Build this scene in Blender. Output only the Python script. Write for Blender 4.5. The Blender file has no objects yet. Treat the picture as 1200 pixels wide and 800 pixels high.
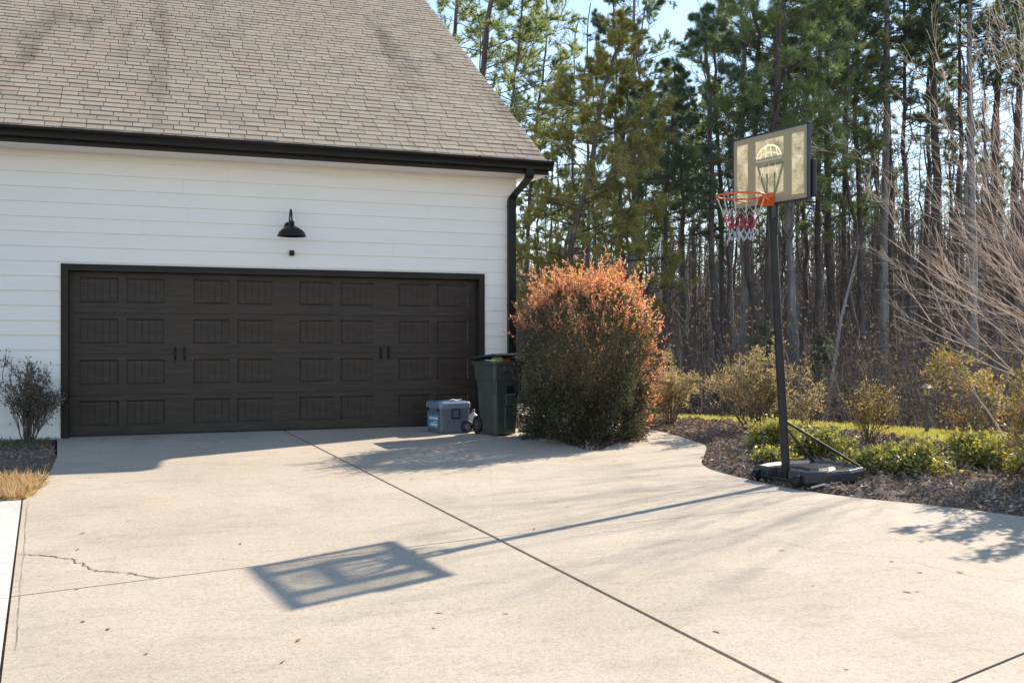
import bpy, math, random
import numpy as np
from mathutils import Vector, Matrix
random.seed(7); RS = np.random.RandomState(11)
sc = bpy.context.scene
COL = sc.collection
R = math.radians
F = 1150.0
CAM = np.array([1.034, -13.678, 1.228])
YAW = R(20)
RGT = np.array([math.cos(YAW), -math.sin(YAW), 0]); FWD = np.array([math.sin(YAW), math.cos(YAW), 0])
SL = 0.033

# ------------------------------------------------------------------ terrain
def sst(a, b, x):
    t = np.clip((x-a)/(b-a), 0, 1); return t*t*(3-2*t)
def plane(x, y): return SL*np.minimum(y, 0)
def terr(x, y):
    x = np.asarray(x, float); y = np.asarray(y, float)
    q = (x-8.9)*.82+(y-.8)*.57
    z = plane(np.maximum(x*0+y, -60), y)
    z = SL*np.clip(y, -60, 0)
    z = z - .10*np.clip(q-.7, 0, 34) + 12.5*sst(40, 120, q)
    z = z + .12*np.sin(x*.31+1)*np.sin(y*.27)*sst(3, 12, q)
    return z
def P(px, py, Z):
    return CAM + RGT*((px-600)/F*Z) + FWD*Z + np.array([0, 0, (400-py)/F*Z])
def at(px, Z, dz=0):
    p = P(px, 400, Z); return (p[0], p[1], float(terr(p[0], p[1]))+dz)
def G(px, py):
    d = RGT*((px-600)/F)+FWD+np.array([0, 0, (400-py)/F])
    lo = 1.0
    for i in range(4000):
        p = CAM+d*lo
        if p[2] < float(SL*min(p[1], 0)): break
        lo += .02
    a, b = lo-.02, lo
    for i in range(12):
        m = (a+b)/2; p = CAM+d*m
        if p[2] < SL*min(p[1], 0): b = m
        else: a = m
    return CAM+d*b

# ------------------------------------------------------------------ mesh builder
class MB:
    def __init__(s): s.V = []; s.Fc = []; s.n = 0
    def add(s, V, Fs, mi=0, smooth=False):
        V = np.asarray(V, float).reshape(-1, 3)
        if isinstance(Fs, np.ndarray):
            s.Fc.append((Fs+s.n, mi, smooth))
        else:
            by = {}
            for f in Fs: by.setdefault(len(f), []).append(f)
            for k, l in by.items(): s.Fc.append((np.array(l)+s.n, mi, smooth))
        s.V.append(V); s.n += len(V)
    def build(s, name, mats, parent=None, loc=None, bevel=0, segs=2):
        me = bpy.data.meshes.new(name)
        V = np.concatenate(s.V) if s.V else np.zeros((0, 3))
        if loc is not None and parent is None: V = V-np.array(loc)
        me.vertices.add(len(V)); me.vertices.foreach_set('co', V.astype(np.float32).ravel())
        nl = sum(f.size for f, _, _ in s.Fc); nf = sum(len(f) for f, _, _ in s.Fc)
        me.loops.add(nl); me.polygons.add(nf)
        li = np.concatenate([f.ravel() for f, _, _ in s.Fc]).astype(np.int32)
        cnt = np.concatenate([np.full(len(f), f.shape[1]) for f, _, _ in s.Fc])
        st = np.concatenate([[0], np.cumsum(cnt)[:-1]]).astype(np.int32)
        me.loops.foreach_set('vertex_index', li)
        me.polygons.foreach_set('loop_start', st)
        me.polygons.foreach_set('material_index', np.concatenate([np.full(len(f), m) for f, m, _ in s.Fc]).astype(np.int32))
        me.polygons.foreach_set('use_smooth', np.concatenate([np.full(len(f), sm) for f, _, sm in s.Fc]).astype(bool))
        me.update(calc_edges=True); me.validate()
        if not isinstance(mats, (list, tuple)): mats = [mats]
        for m in mats: me.materials.append(m)
        o = bpy.data.objects.new(name, me); COL.objects.link(o)
        if parent is not None: o.parent = parent
        elif loc is not None: o.location = loc
        if bevel:
            md = o.modifiers.new('bevel', 'BEVEL'); md.width = bevel; md.segments = segs; md.limit_method = 'ANGLE'; md.angle_limit = R(40)
        return o

def box(mb, lo, hi, mi=0, M=None):
    x0, y0, z0 = lo; x1, y1, z1 = hi
    V = np.array([(x0,y0,z0),(x1,y0,z0),(x1,y1,z0),(x0,y1,z0),(x0,y0,z1),(x1,y0,z1),(x1,y1,z1),(x0,y1,z1)], float)
    if M is not None: V = V@np.array(M.to_3x3()).T+np.array(M.translation)
    mb.add(V, np.array([(0,3,2,1),(4,5,6,7),(0,1,5,4),(1,2,6,5),(2,3,7,6),(3,0,4,7)]), mi)
def frames(pts):
    pts = np.asarray(pts, float); n = len(pts)
    T = np.gradient(pts, axis=0); T /= np.linalg.norm(T, axis=1)[:, None]+1e-9
    up = np.array([0, 0, 1.]) if abs(T[0][2]) < .9 else np.array([1., 0, 0])
    A = []; a = np.cross(T[0], up); a /= np.linalg.norm(a)
    for i in range(n):
        a = a-T[i]*a.dot(T[i]); a /= np.linalg.norm(a)+1e-9; A.append(a)
    A = np.array(A); B = np.cross(T, A); return A, B
def tube(mb, pts, r, n=8, mi=0, caps=True, smooth=True, jit=0):
    pts = np.asarray(pts, float); m = len(pts)
    r = np.full(m, r) if np.isscalar(r) else np.asarray(r, float)
    A, B = frames(pts); th = np.arange(n)*2*math.pi/n
    rr = r[:, None]*np.ones((m, n))
    if jit: rr = rr*(1+RS.uniform(-jit, jit, (m, n)))
    V = pts[:, None]+rr[..., None]*(np.cos(th)[None, :, None]*A[:, None]+np.sin(th)[None, :, None]*B[:, None])
    i = np.arange(m-1)[:, None]*n; j = np.arange(n)[None]; k = (j+1) % n
    Fq = np.stack([i+j, i+k, i+n+k, i+n+j], -1).reshape(-1, 4)
    mb.add(V.reshape(-1, 3), Fq, mi, smooth)
    if caps:
        V2 = V.reshape(-1, 3)
        mb.add(V2[:n], [tuple(range(n))[::-1]], mi); mb.add(V2[-n:], [tuple(range(n))], mi)
def loft(mb, rings, mi=0, cap0=True, cap1=True, smooth=False):
    rings = [np.asarray(r, float) for r in rings]; n = len(rings[0]); m = len(rings)
    V = np.concatenate(rings); i = np.arange(m-1)[:, None]*n; j = np.arange(n)[None]; k = (j+1) % n
    Fq = np.stack([i+j, i+k, i+n+k, i+n+j], -1).reshape(-1, 4)
    mb.add(V, Fq, mi, smooth)
    if cap0: mb.add(rings[0], [tuple(range(n))[::-1]], mi)
    if cap1: mb.add(rings[-1], [tuple(range(n))], mi)
def rrect(cx, cy, hx, hy, rad, z, k=4):
    o = []
    for q, (sx, sy) in enumerate([(1,1),(-1,1),(-1,-1),(1,-1)]):
        for i in range(k+1):
            a = (q+i/k)*math.pi/2
            o.append((cx+sx*(hx-rad)+rad*math.cos(a), cy+sy*(hy-rad)+rad*math.sin(a), z))
    return np.array(o)
def lathe(mb, prof, c=(0,0,0), n=24, mi=0, axis='z', smooth=True):
    th = np.arange(n)*2*math.pi/n; rings = []
    for r, h in prof:
        if axis == 'z': rings.append(np.stack([c[0]+r*np.cos(th), c[1]+r*np.sin(th), np.full(n, c[2]+h)], 1))
        elif axis == 'y': rings.append(np.stack([c[0]+r*np.sin(th), np.full(n, c[1]+h), c[2]+r*np.cos(th)], 1))
        else: rings.append(np.stack([np.full(n, c[0]+h), c[1]+r*np.cos(th), c[2]+r*np.sin(th)], 1))
    loft(mb, rings, mi, True, True, smooth)
def segs(mb, A, B, ra, rb, n=3, mi=0):
    A = np.asarray(A, float); B = np.asarray(B, float); N = len(A)
    if N == 0: return
    ra = np.asarray(ra)*np.ones(N); rb = np.asarray(rb)*np.ones(N)
    T = B-A; T /= np.linalg.norm(T, axis=1)[:, None]+1e-9
    ref = np.where(np.abs(T[:, 2:3]) < .9, np.array([[0, 0, 1.]]), np.array([[1., 0, 0]]))
    U = np.cross(T, ref); U /= np.linalg.norm(U, axis=1)[:, None]+1e-9; W = np.cross(T, U)
    th = np.arange(n)*2*math.pi/n
    D = np.cos(th)[None, :, None]*U[:, None]+np.sin(th)[None, :, None]*W[:, None]
    V = np.concatenate([A[:, None]+D*ra[:, None, None], B[:, None]+D*rb[:, None, None]], 1)
    j = np.arange(n); k = (j+1) % n
    f = np.stack([j, k, n+k, n+j], 1)
    Fq = (f[None]+(np.arange(N)*2*n)[:, None, None]).reshape(-1, 4)
    mb.add(V.reshape(-1, 3), Fq, mi, True)
def norm(a): return a/(np.linalg.norm(a, axis=-1, keepdims=True)+1e-9)
def leaves(mb, Pt, D, L, W, mi=0, fold=.25):
    Pt = np.asarray(Pt, float); N = len(Pt)
    if N == 0: return
    D = norm(np.asarray(D, float)); S = norm(np.cross(D, norm(RS.normal(size=(N, 3))))); Nn = np.cross(D, S)
    L = (np.asarray(L)*np.ones(N))[:, None]; W = (np.asarray(W)*np.ones(N))[:, None]
    m = Pt+D*L*.45
    V = np.stack([Pt, m+S*W*.5+Nn*W*fold, Pt+D*L, m-S*W*.5+Nn*W*fold], 1).reshape(-1, 3)
    b = np.arange(N)[:, None]*4
    mb.add(V, np.concatenate([b+np.array([[0, 1, 2]]), b+np.array([[0, 2, 3]])]), mi)
def needles(mb, Pt, D, n, L, w, spread=.8, mi=0):
    Pt = np.asarray(Pt, float); N = len(Pt)
    if N == 0: return
    Pp = np.repeat(Pt, n, 0); Dd = norm(np.repeat(norm(D), n, 0)+RS.normal(size=(N*n, 3))*spread)
    Ll = L*RS.uniform(.6, 1.15, (N*n, 1)); S = norm(np.cross(Dd, RS.normal(size=(N*n, 3))))*w/2
    V = np.stack([Pp+S, Pp-S, Pp+Dd*Ll], 1).reshape(-1, 3)
    mb.add(V, np.arange(N*n*3).reshape(-1, 3), mi)

# ------------------------------------------------------------------ tags
def tag(o, label=None, cat=None, group=None, kind=None):
    if label: o['label'] = label
    if cat: o['category'] = cat
    if group: o['group'] = group
    if kind: o['kind'] = kind
    return o
def empty(name, loc=(0,0,0), rz=0, label=None, cat=None, group=None):
    o = bpy.data.objects.new(name, None); COL.objects.link(o); o.location = loc; o.rotation_euler = (0, 0, rz)
    o.empty_display_size = .3
    return tag(o, label, cat, group)
def copy_tree(o, parent=None):
    c = o.copy(); COL.objects.link(c)
    if parent is not None: c.parent = parent
    for ch in list(o.children): copy_tree(ch, c)
    return c

# ------------------------------------------------------------------ materials
def nm(name):
    m = bpy.data.materials.new(name); m.use_nodes = True; nt = m.node_tree; nt.nodes.clear()
    out = nt.nodes.new('ShaderNodeOutputMaterial'); return m, nt, out
def N(nt, t, **k):
    n = nt.nodes.new(t)
    for a, b in k.items():
        if a[0] == '_': n.inputs[a[1:]].default_value = b
        else: setattr(n, a, b)
    return n
def ramp(nt, fac, stops, interp='LINEAR'):
    r = nt.nodes.new('ShaderNodeValToRGB'); r.color_ramp.interpolation = interp
    e = r.color_ramp.elements
    while len(e) < len(stops): e.new(.5)
    for el, (p, c) in zip(e, stops): el.position = p; el.color = (*c, 1) if len(c) == 3 else c
    nt.links.new(fac, r.inputs[0]); return r.outputs[0]
def mixc(nt, a, b, fac, mode='MIX'):
    n = nt.nodes.new('ShaderNodeMix'); n.data_type = 'RGBA'; n.blend_type = mode
    for s, v in ((0, fac), (6, a), (7, b)):
        if hasattr(v, 'links'): nt.links.new(v, n.inputs[s])
        else: n.inputs[s].default_value = v if s == 0 else (*v, 1)
    return n.outputs[2]
def noise(nt, scale, detail=3, rough=.6, stretch=None, co='Object', dist=0):
    tc = nt.nodes.new('ShaderNodeTexCoord'); src = tc.outputs[co]
    if stretch:
        mp = nt.nodes.new('ShaderNodeMapping'); mp.inputs['Scale'].default_value = stretch; nt.links.new(src, mp.inputs[0]); src = mp.outputs[0]
    n = N(nt, 'ShaderNodeTexNoise', _Scale=scale, _Detail=detail, _Roughness=rough, _Distortion=dist); nt.links.new(src, n.inputs['Vector'])
    return n.outputs['Fac']
def pbr(name, c1, c2=None, scale=5, rough=.6, bump=0, bscale=40, metal=0, stretch=None, lo=.35, hi=.65, island=0, spec=.5, bdist=.01, bstretch=None):
    m, nt, out = nm(name); b = N(nt, 'ShaderNodeBsdfPrincipled', _Roughness=rough, _Metallic=metal)
    b.inputs['Specular IOR Level'].default_value = spec
    c2 = c2 or tuple(x*.85 for x in c1)
    col = ramp(nt, noise(nt, scale, 4, .6, stretch), [(lo, c1), (hi, c2)])
    if island:
        g = nt.nodes.new('ShaderNodeNewGeometry')
        v = ramp(nt, g.outputs['Random Per Island'], [(0, (1-island,)*3), (1, (1+island,)*3)])
        col = mixc(nt, col, v, 1, 'MULTIPLY')
    nt.links.new(col, b.inputs['Base Color'])
    if bump:
        bp = N(nt, 'ShaderNodeBump', _Strength=bump, _Distance=bdist); nt.links.new(noise(nt, bscale, 5, .65, bstretch or stretch), bp.inputs['Height']); nt.links.new(bp.outputs[0], b.inputs['Normal'])
    nt.links.new(b.outputs[0], out.inputs[0]); return m
def leafmat(name, cols, trans=.45, gloss=.12, boost=1.4):
    m, nt, out = nm(name); g = nt.nodes.new('ShaderNodeNewGeometry')
    st = [(i/(max(1, len(cols)-1)), c) for i, c in enumerate(cols)]
    col = ramp(nt, g.outputs['Random Per Island'], st)
    d = N(nt, 'ShaderNodeBsdfDiffuse'); t = N(nt, 'ShaderNodeBsdfTranslucent'); gl = N(nt, 'ShaderNodeBsdfGlossy', _Roughness=.45)
    gl.inputs[0].default_value = (.7, .75, .8, 1)
    nt.links.new(col, d.inputs[0])
    c2 = mixc(nt, col, (boost, boost, boost*.8), 1, 'MULTIPLY'); nt.links.new(c2, t.inputs[0])
    x = N(nt, 'ShaderNodeMixShader', _Fac=trans); nt.links.new(d.outputs[0], x.inputs[1]); nt.links.new(t.outputs[0], x.inputs[2])
    y = N(nt, 'ShaderNodeMixShader', _Fac=gloss); nt.links.new(x.outputs[0], y.inputs[1]); nt.links.new(gl.outputs[0], y.inputs[2])
    nt.links.new(y.outputs[0], out.inputs[0]); return m

def concrete(name, base, dark, stainc, k=1):
    m, nt, out = nm(name); b = N(nt, 'ShaderNodeBsdfPrincipled', _Roughness=.85); b.inputs['Specular IOR Level'].default_value = .3
    c = ramp(nt, noise(nt, .55, 5, .62), [(.3, dark), (.62, base)])
    # fine broom streaks and aggregate
    sp = noise(nt, 140, 3, .75)
    c = mixc(nt, c, ramp(nt, sp, [(.3, (.58, .56, .53)), (.5, (1, 1, 1)), (.72, (1.16, 1.16, 1.16))]), 1, 'MULTIPLY')
    c = mixc(nt, c, ramp(nt, noise(nt, 38, 4, .7), [(.32, (.80, .785, .76)), (.5, (1, 1, 1)), (.72, (1.08, 1.08, 1.08))]), 1, 'MULTIPLY')
    c = mixc(nt, c, ramp(nt, noise(nt, 2.2, 5, .7, (1, 3.2, 1), dist=.6), [(.34, (.84, .82, .79)), (.5, (1, 1, 1))]), .7*k, 'MULTIPLY')
    # rust and leaf stains, grey tyre-like blotches
    c = mixc(nt, c, stainc, ramp(nt, noise(nt, 1.3, 6, .75, (1, 2, 1)), [(.6, (0, 0, 0)), (.74, (.35, .35, .35))]))
    c = mixc(nt, c, (.30, .27, .23), ramp(nt, noise(nt, .8, 6, .7, (2, .9, 1)), [(.55, (0, 0, 0)), (.72, (.55, .55, .55))]))
    v = N(nt, 'ShaderNodeTexVoronoi', _Scale=2.3); tc = nt.nodes.new('ShaderNodeTexCoord'); nt.links.new(tc.outputs['Object'], v.inputs['Vector'])
    c = mixc(nt, c, (.12, .1, .08), ramp(nt, v.outputs['Distance'], [(.012, (.8, .8, .8)), (.022, (0, 0, 0))]))
    nt.links.new(c, b.inputs['Base Color'])
    bp = N(nt, 'ShaderNodeBump', _Strength=.35, _Distance=.004); nt.links.new(noise(nt, 90, 5, .75), bp.inputs['Height'])
    nt.links.new(bp.outputs[0], b.inputs['Normal']); nt.links.new(b.outputs[0], out.inputs[0]); return m

M_conc = concrete('concrete', (.485, .425, .345), (.40, .35, .28), (.42, .27, .14))
M_walk = concrete('sidewalk_concrete', (.58, .57, .545), (.52, .51, .485), (.5, .42, .32), .5)
M_joint = pbr('joint_dirt', (.035, .026, .018), (.16, .08, .03), 7, .95, .6, 60, lo=.5, hi=.68, bdist=.02)
M_crack = pbr('crack_dirt', (.13, .095, .065), (.2, .15, .10), 12, .95)
M_side = pbr('siding_paint', (.84, .82, .79), (.81, .79, .765), 1.3, .55, .12, 25, stretch=(1, 1, 9), bdist=.003)
M_trim = pbr('bronze_trim', (.023, .019, .0165), (.034, .028, .025), 3, .5, .1, 60, spec=.2)
M_gut = pbr('gutter_metal', (.006, .0055, .005), (.011, .0095, .009), 2, .34, .04, 8, spec=.22)
M_hard = pbr('black_iron', (.012, .012, .012), (.02, .02, .02), 20, .4, spec=.25)
def door_mat():
    m, nt, out = nm('door_woodgrain'); b = N(nt, 'ShaderNodeBsdfPrincipled'); b.inputs['Specular IOR Level'].default_value = .28
    g = noise(nt, 2.2, 6, .7, (1, 1, 14), dist=.4); g2 = noise(nt, 9, 5, .75, (.6, 1, 22), dist=.3)
    c = ramp(nt, g, [(.3, (.028, .021, .0175)), (.55, (.049, .037, .031)), (.75, (.076, .058, .047))])
    c = mixc(nt, c, ramp(nt, g2, [(.35, (.72, .72, .74)), (.6, (1.12, 1.1, 1.06))]), 1, 'MULTIPLY')
    nt.links.new(c, b.inputs['Base Color'])
    nt.links.new(ramp(nt, g2, [(.3, (.5, .5, .5)), (.7, (.36, .36, .36))]), b.inputs['Roughness'])
    bp = N(nt, 'ShaderNodeBump', _Strength=.35, _Distance=.003); nt.links.new(g2, bp.inputs['Height'])
    nt.links.new(bp.outputs[0], b.inputs['Normal']); nt.links.new(b.outputs[0], out.inputs[0]); return m
M_door = door_mat()
def shingle_mat():
    m, nt, out = nm('asphalt_shingle'); b = N(nt, 'ShaderNodeBsdfPrincipled', _Roughness=.92); b.inputs['Specular IOR Level'].default_value = .2
    g = nt.nodes.new('ShaderNodeNewGeometry')
    c = ramp(nt, g.outputs['Random Per Island'], [(0, (.30, .256, .207)), (.3, (.335, .288, .23)), (.55, (.355, .304, .245)), (.8, (.38, .328, .265)), (.93, (.36, .29, .225)), (1, (.385, .30, .23))])
    c = mixc(nt, c, ramp(nt, noise(nt, 170, 3, .8), [(.3, (.6, .58, .56)), (.52, (1, 1, 1)), (.75, (1.3, 1.3, 1.3))]), 1, 'MULTIPLY')
    c = mixc(nt, c, ramp(nt, noise(nt, .5, 5, .6, (2.4, .4, .4)), [(.32, (.62, .60, .59)), (.44, (1, 1, 1)), (.8, (1.06, 1.05, 1.03))]), .9, 'MULTIPLY')
    nt.links.new(c, b.inputs['Base Color'])
    bp = N(nt, 'ShaderNodeBump', _Strength=.6, _Distance=.004); nt.links.new(noise(nt, 200, 3, .8), bp.inputs['Height'])
    nt.links.new(bp.outputs[0], b.inputs['Normal']); nt.links.new(b.outputs[0], out.inputs[0]); return m
M_shin = shingle_mat()
M_black = pbr('black_plastic', (.014, .015, .017), (.02, .021, .023), 10, .42, spec=.25)
M_bin = pbr('bin_plastic', (.046, .052, .048), (.06, .066, .06), 6, .45, .15, 200, bdist=.002)
M_lid = pbr('bin_lid_plastic', (.012, .014, .02), (.018, .02, .026), 6, .38)
M_grey = pbr('cooler_grey', (.085, .10, .13), (.11, .13, .16), 6, .5, .1, 150, bdist=.002)
M_blue = pbr('cooler_blue', (.06, .13, .28), (.09, .18, .34), 5, .4)
M_white = pbr('white_plastic', (.7, .72, .74), (.6, .63, .67), 9, .5)
M_label = pbr('label_blue', (.04, .16, .30), (.1, .3, .45), 12, .5)
M_bag = pbr('trash_bag', (.55, .55, .33), (.4, .42, .25), 14, .35, .5, 30)
M_red = pbr('red_wrapper', (.35, .04, .02), (.5, .12, .04), 14, .4, .4, 30)
M_steelpole = pbr('pole_metal', (.018, .018, .02), (.028, .028, .03), 8, .38, .05, 40, metal=.0, spec=.25)
M_tan = pbr('board_tan', (.36, .31, .22), (.32, .275, .195), 6, .5)
M_face = leafmat('board_face', [(.42, .36, .25), (.46, .40, .28)], .38, .06, 1.0)
M_orange = pbr('rim_orange', (.78, .13, .015), (.62, .10, .015), 14, .4)
M_netw = leafmat('net_white', [(.75, .72, .68), (.6, .58, .56)], .3, .02, 1.1)
M_netr = leafmat('net_red', [(.5, .05, .07), (.62, .1, .12)], .3, .02, 1.1)
M_netb = leafmat('net_blue', [(.45, .48, .62), (.6, .6, .68)], .3, .02, 1.1)
M_bwhite = leafmat('marking_white', [(.85, .83, .74), (.85, .83, .74)], .5, .03, 1.15)
def pane_mat():
    m, nt, out = nm('clear_board_pane'); tr = N(nt, 'ShaderNodeBsdfTransparent'); tr.inputs[0].default_value = (.95, .94, .88, 1)
    d = N(nt, 'ShaderNodeBsdfDiffuse'); t = N(nt, 'ShaderNodeBsdfTranslucent'); d.inputs[0].default_value = (.6, .58, .46, 1); t.inputs[0].default_value = (.72, .68, .50, 1)
    a = N(nt, 'ShaderNodeMixShader', _Fac=.6); nt.links.new(d.outputs[0], a.inputs[1]); nt.links.new(t.outputs[0], a.inputs[2])
    gl = N(nt, 'ShaderNodeBsdfGlossy', _Roughness=.12)
    f = ramp(nt, noise(nt, 7, 6, .7), [(.35, (.10, .10, .10)), (.65, (.42, .42, .42))])
    x = N(nt, 'ShaderNodeMixShader'); nt.links.new(f, x.inputs[0]); nt.links.new(tr.outputs[0], x.inputs[1]); nt.links.new(a.outputs[0], x.inputs[2])
    y = N(nt, 'ShaderNodeMixShader', _Fac=.06); nt.links.new(x.outputs[0], y.inputs[1]); nt.links.new(gl.outputs[0], y.inputs[2])
    nt.links.new(y.outputs[0], out.inputs[0]); return m
M_pane = pane_mat()
M_litter = pbr('forest_litter', (.07, .052, .04), (.13, .095, .07), 3, .95, .8, 20, lo=.35, hi=.7, bdist=.05)
M_mulchbase = pbr('mulch_base', (.10, .07, .055), (.2, .15, .12), 14, .95, .9, 50, bdist=.03)
M_chip = leafmat('mulch_chip', [(.11, .07, .05), (.24, .17, .13), (.38, .31, .26), (.17, .11, .08), (.28, .19, .13), (.45, .38, .33)], .05, .03)
M_grass = leafmat('grass_blade', [(.26, .26, .06), (.42, .37, .10), (.30, .30, .07), (.5, .42, .18)], .5, .04, 1.5)
M_grassg = leafmat('green_grass_blade', [(.05, .12, .02), (.1, .17, .03), (.16, .17, .06)], .45, .04)
M_straw = leafmat('dry_grass_blade', [(.5, .38, .2), (.6, .48, .28), (.38, .27, .14), (.5, .2, .08)], .35, .04)
M_dry = leafmat('dry_leaf', [(.25, .1, .035), (.35, .18, .07), (.18, .1, .05)], .3, .05)
M_bark = pbr('pine_bark', (.075, .06, .056), (.15, .122, .112), 9, .9, 1, 30, stretch=(1, 1, .3), bdist=.03)
M_barkp = pbr('pale_bark', (.34, .32, .31), (.2, .185, .18), 6, .9, .8, 30, stretch=(1, 1, .3), bdist=.02)
M_twigd = pbr('dark_twig', (.085, .07, .062), (.14, .115, .10), 4, .9)
M_twigp = pbr('pale_twig', (.72, .58, .48), (.55, .40, .32), 4, .8)
M_twigb = pbr('brown_twig', (.15, .09, .06), (.2, .14, .09), 4, .9)
M_brush = pbr('brush_twig', (.09, .074, .066), (.15, .122, .108), 2, .9, island=.4)
M_need = leafmat('pine_needle', [(.13, .19, .07), (.21, .27, .10), (.32, .35, .15), (.17, .22, .12)], .48, .06, 1.7)
M_needy = leafmat('yellow_green_needle', [(.26, .25, .06), (.46, .40, .11), (.18, .20, .07), (.34, .26, .10)], .5, .08, 1.6)
M_needd = leafmat('blue_green_needle', [(.08, .13, .08), (.14, .20, .12), (.23, .27, .15)], .48, .07, 1.7)

# ------------------------------------------------------------------ 2-D polygon tools
def clip(poly, p, n):  # keep side where (x-p).n >= 0
    out = []
    for i in range(len(poly)):
        a = np.array(poly[i]); b = np.array(poly[(i+1) % len(poly)])
        da = (a-p).dot(n); db = (b-p).dot(n)
        if da >= 0: out.append(tuple(a))
        if (da >= 0) != (db >= 0): out.append(tuple(a+(b-a)*da/(da-db)))
    return out
def split(poly, a, b, w):
    a = np.array(a[:2]); b = np.array(b[:2]); d = (b-a)/np.linalg.norm(b-a); n = np.array([-d[1], d[0]])
    return clip(poly, a+n*w/2, n), clip(poly, a-n*w/2, -n)
def inpoly(X, Y, poly):
    ins = np.zeros(X.shape, bool); n = len(poly)
    for i in range(n):
        x0, y0 = poly[i]; x1, y1 = poly[(i+1) % n]
        c = ((y0 > Y) != (y1 > Y)) & (X < (x1-x0)*(Y-y0)/(y1-y0+1e-12)+x0); ins ^= c
    return ins
def dseg(X, Y, poly, closed=True):
    D = np.full(X.shape, 1e9); n = len(poly)
    for i in range(n if closed else n-1):
        a = np.array(poly[i]); b = np.array(poly[(i+1) % n]); d = b-a; L = d.dot(d)+1e-12
        t = np.clip(((X-a[0])*d[0]+(Y-a[1])*d[1])/L, 0, 1)
        D = np.minimum(D, np.hypot(X-a[0]-t*d[0], Y-a[1]-t*d[1]))
    return D
def smooth_pts(pts, k=5):
    pts = [np.array(p, float) for p in pts]; o = []
    for i in range(len(pts)-1):
        p0 = pts[max(i-1, 0)]; p1 = pts[i]; p2 = pts[i+1]; p3 = pts[min(i+2, len(pts)-1)]
        for j in range(k):
            t = j/k; o.append(.5*((2*p1)+(-p0+p2)*t+(2*p0-5*p1+4*p2-p3)*t*t+(-p0+3*p1-3*p2+p3)*t**3))
    o.append(pts[-1]); return o
g2 = lambda px, py: tuple(G(px, py)[:2])

# ------------------------------------------------------------------ ground
def grid(xs, ys, zf, keep=None):
    X, Y = np.meshgrid(xs, ys); Z = zf(X, Y); nx = len(xs)
    V = np.stack([X, Y, Z], -1).reshape(-1, 3)
    i, j = np.meshgrid(np.arange(nx-1), np.arange(len(ys)-1)); a = (j*nx+i).ravel()
    Fq = np.stack([a, a+1, a+nx+1, a+nx], 1)
    if keep is not None:
        k = keep(X, Y).reshape(-1); Fq = Fq[k[Fq].any(1)]
    return V, Fq
mb = MB()
ax = np.concatenate([-np.geomspace(1200, 30, 14), np.arange(-25, 130, 1.25), np.geomspace(140, 1500, 12)])
ay = np.concatenate([-np.geomspace(1200, 30, 14), np.arange(-25, 150, 1.25), np.geomspace(160, 1500, 12)])
V, Fq = grid(ax, ay, lambda x, y: terr(x, y)-.07)
mb.add(V, Fq, 0, True); tag(mb.build('ground', M_litter), kind='structure')

wl = -.09
left_edge = [(-.075, .14), g2(80, 514), g2(67, 534), g2(55, 561), g2(41, 578), g2(27, 586)]
left_edge[1] = (-.12, -.12)
sl0 = np.array(g2(27, 586)); sl1 = np.array(g2(6, 760)); sd = (sl1-sl0)/np.linalg.norm(sl1-sl0)
left_low = tuple(sl0+sd*16)
bed_in = smooth_pts([(5.85, -.16), g2(606, 502), g2(625, 508), g2(650, 514.5), g2(685, 526.5), g2(706, 526), g2(722, 518), g2(731, 512), (6.95, -1.0), (6.75, .5)], 4)
path_out = smooth_pts([(7.85, .6), g2(742, 501), g2(765, 503.5), g2(790, 509.5), g2(812, 516), g2(826, 521.5)], 4)
right_edge = smooth_pts([g2(828, 524), g2(825, 533), g2(822, 541), g2(829, 548), g2(845, 553.5), g2(880, 562), g2(930, 572.5), g2(1000, 582.5), g2(1100, 592.5), g2(1200, 605)], 4)
re_end = np.array(right_edge[-1]); rdir = re_end-np.array(g2(1100, 592.5)); rdir /= np.linalg.norm(rdir)
far_r = tuple(re_end+rdir*9)
drive = [(5.62, .14)]+[tuple(p) for p in [(5.62, -.16)]]+[tuple(p) for p in bed_in]+[(6.75, 8), (7.9, 8)]+[tuple(p) for p in path_out]+[tuple(p) for p in right_edge]+[far_r, (far_r[0], -32), (left_low[0], -32), left_low]+left_edge[::-1]
drive = [tuple(p) for p in drive]
def slab(poly, mat, name, top=0.0, th=.12):
    mb = MB(); poly = [p for i, p in enumerate(poly) if np.hypot(p[0]-poly[i-1][0], p[1]-poly[i-1][1]) > 1e-4]
    n = len(poly); area = sum(poly[i-1][0]*poly[i][1]-poly[i][0]*poly[i-1][1] for i in range(n))
    if area < 0: poly = poly[::-1]
    T = np.array([(x, y, SL*min(y, 0)+top) for x, y in poly]); B = T-np.array([0, 0, th])
    mb.add(T, [tuple(range(n))]); mb.add(np.concatenate([B, T]), [(i, (i+1) % n, n+(i+1) % n, n+i) for i in range(n)])
    return mb, n
pieces = [drive]
main_a, main_b = G(345, 510), G(915, 800)
J = []
A_, B_ = split([p for p in drive], main_a, main_b, .030)
t1a, t1b = G(27, 697), G(565, 630)
t2b = G(1010, 584)
A1, A2 = split(B_, t1a, t1b, .005) if True else (None, None)
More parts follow.
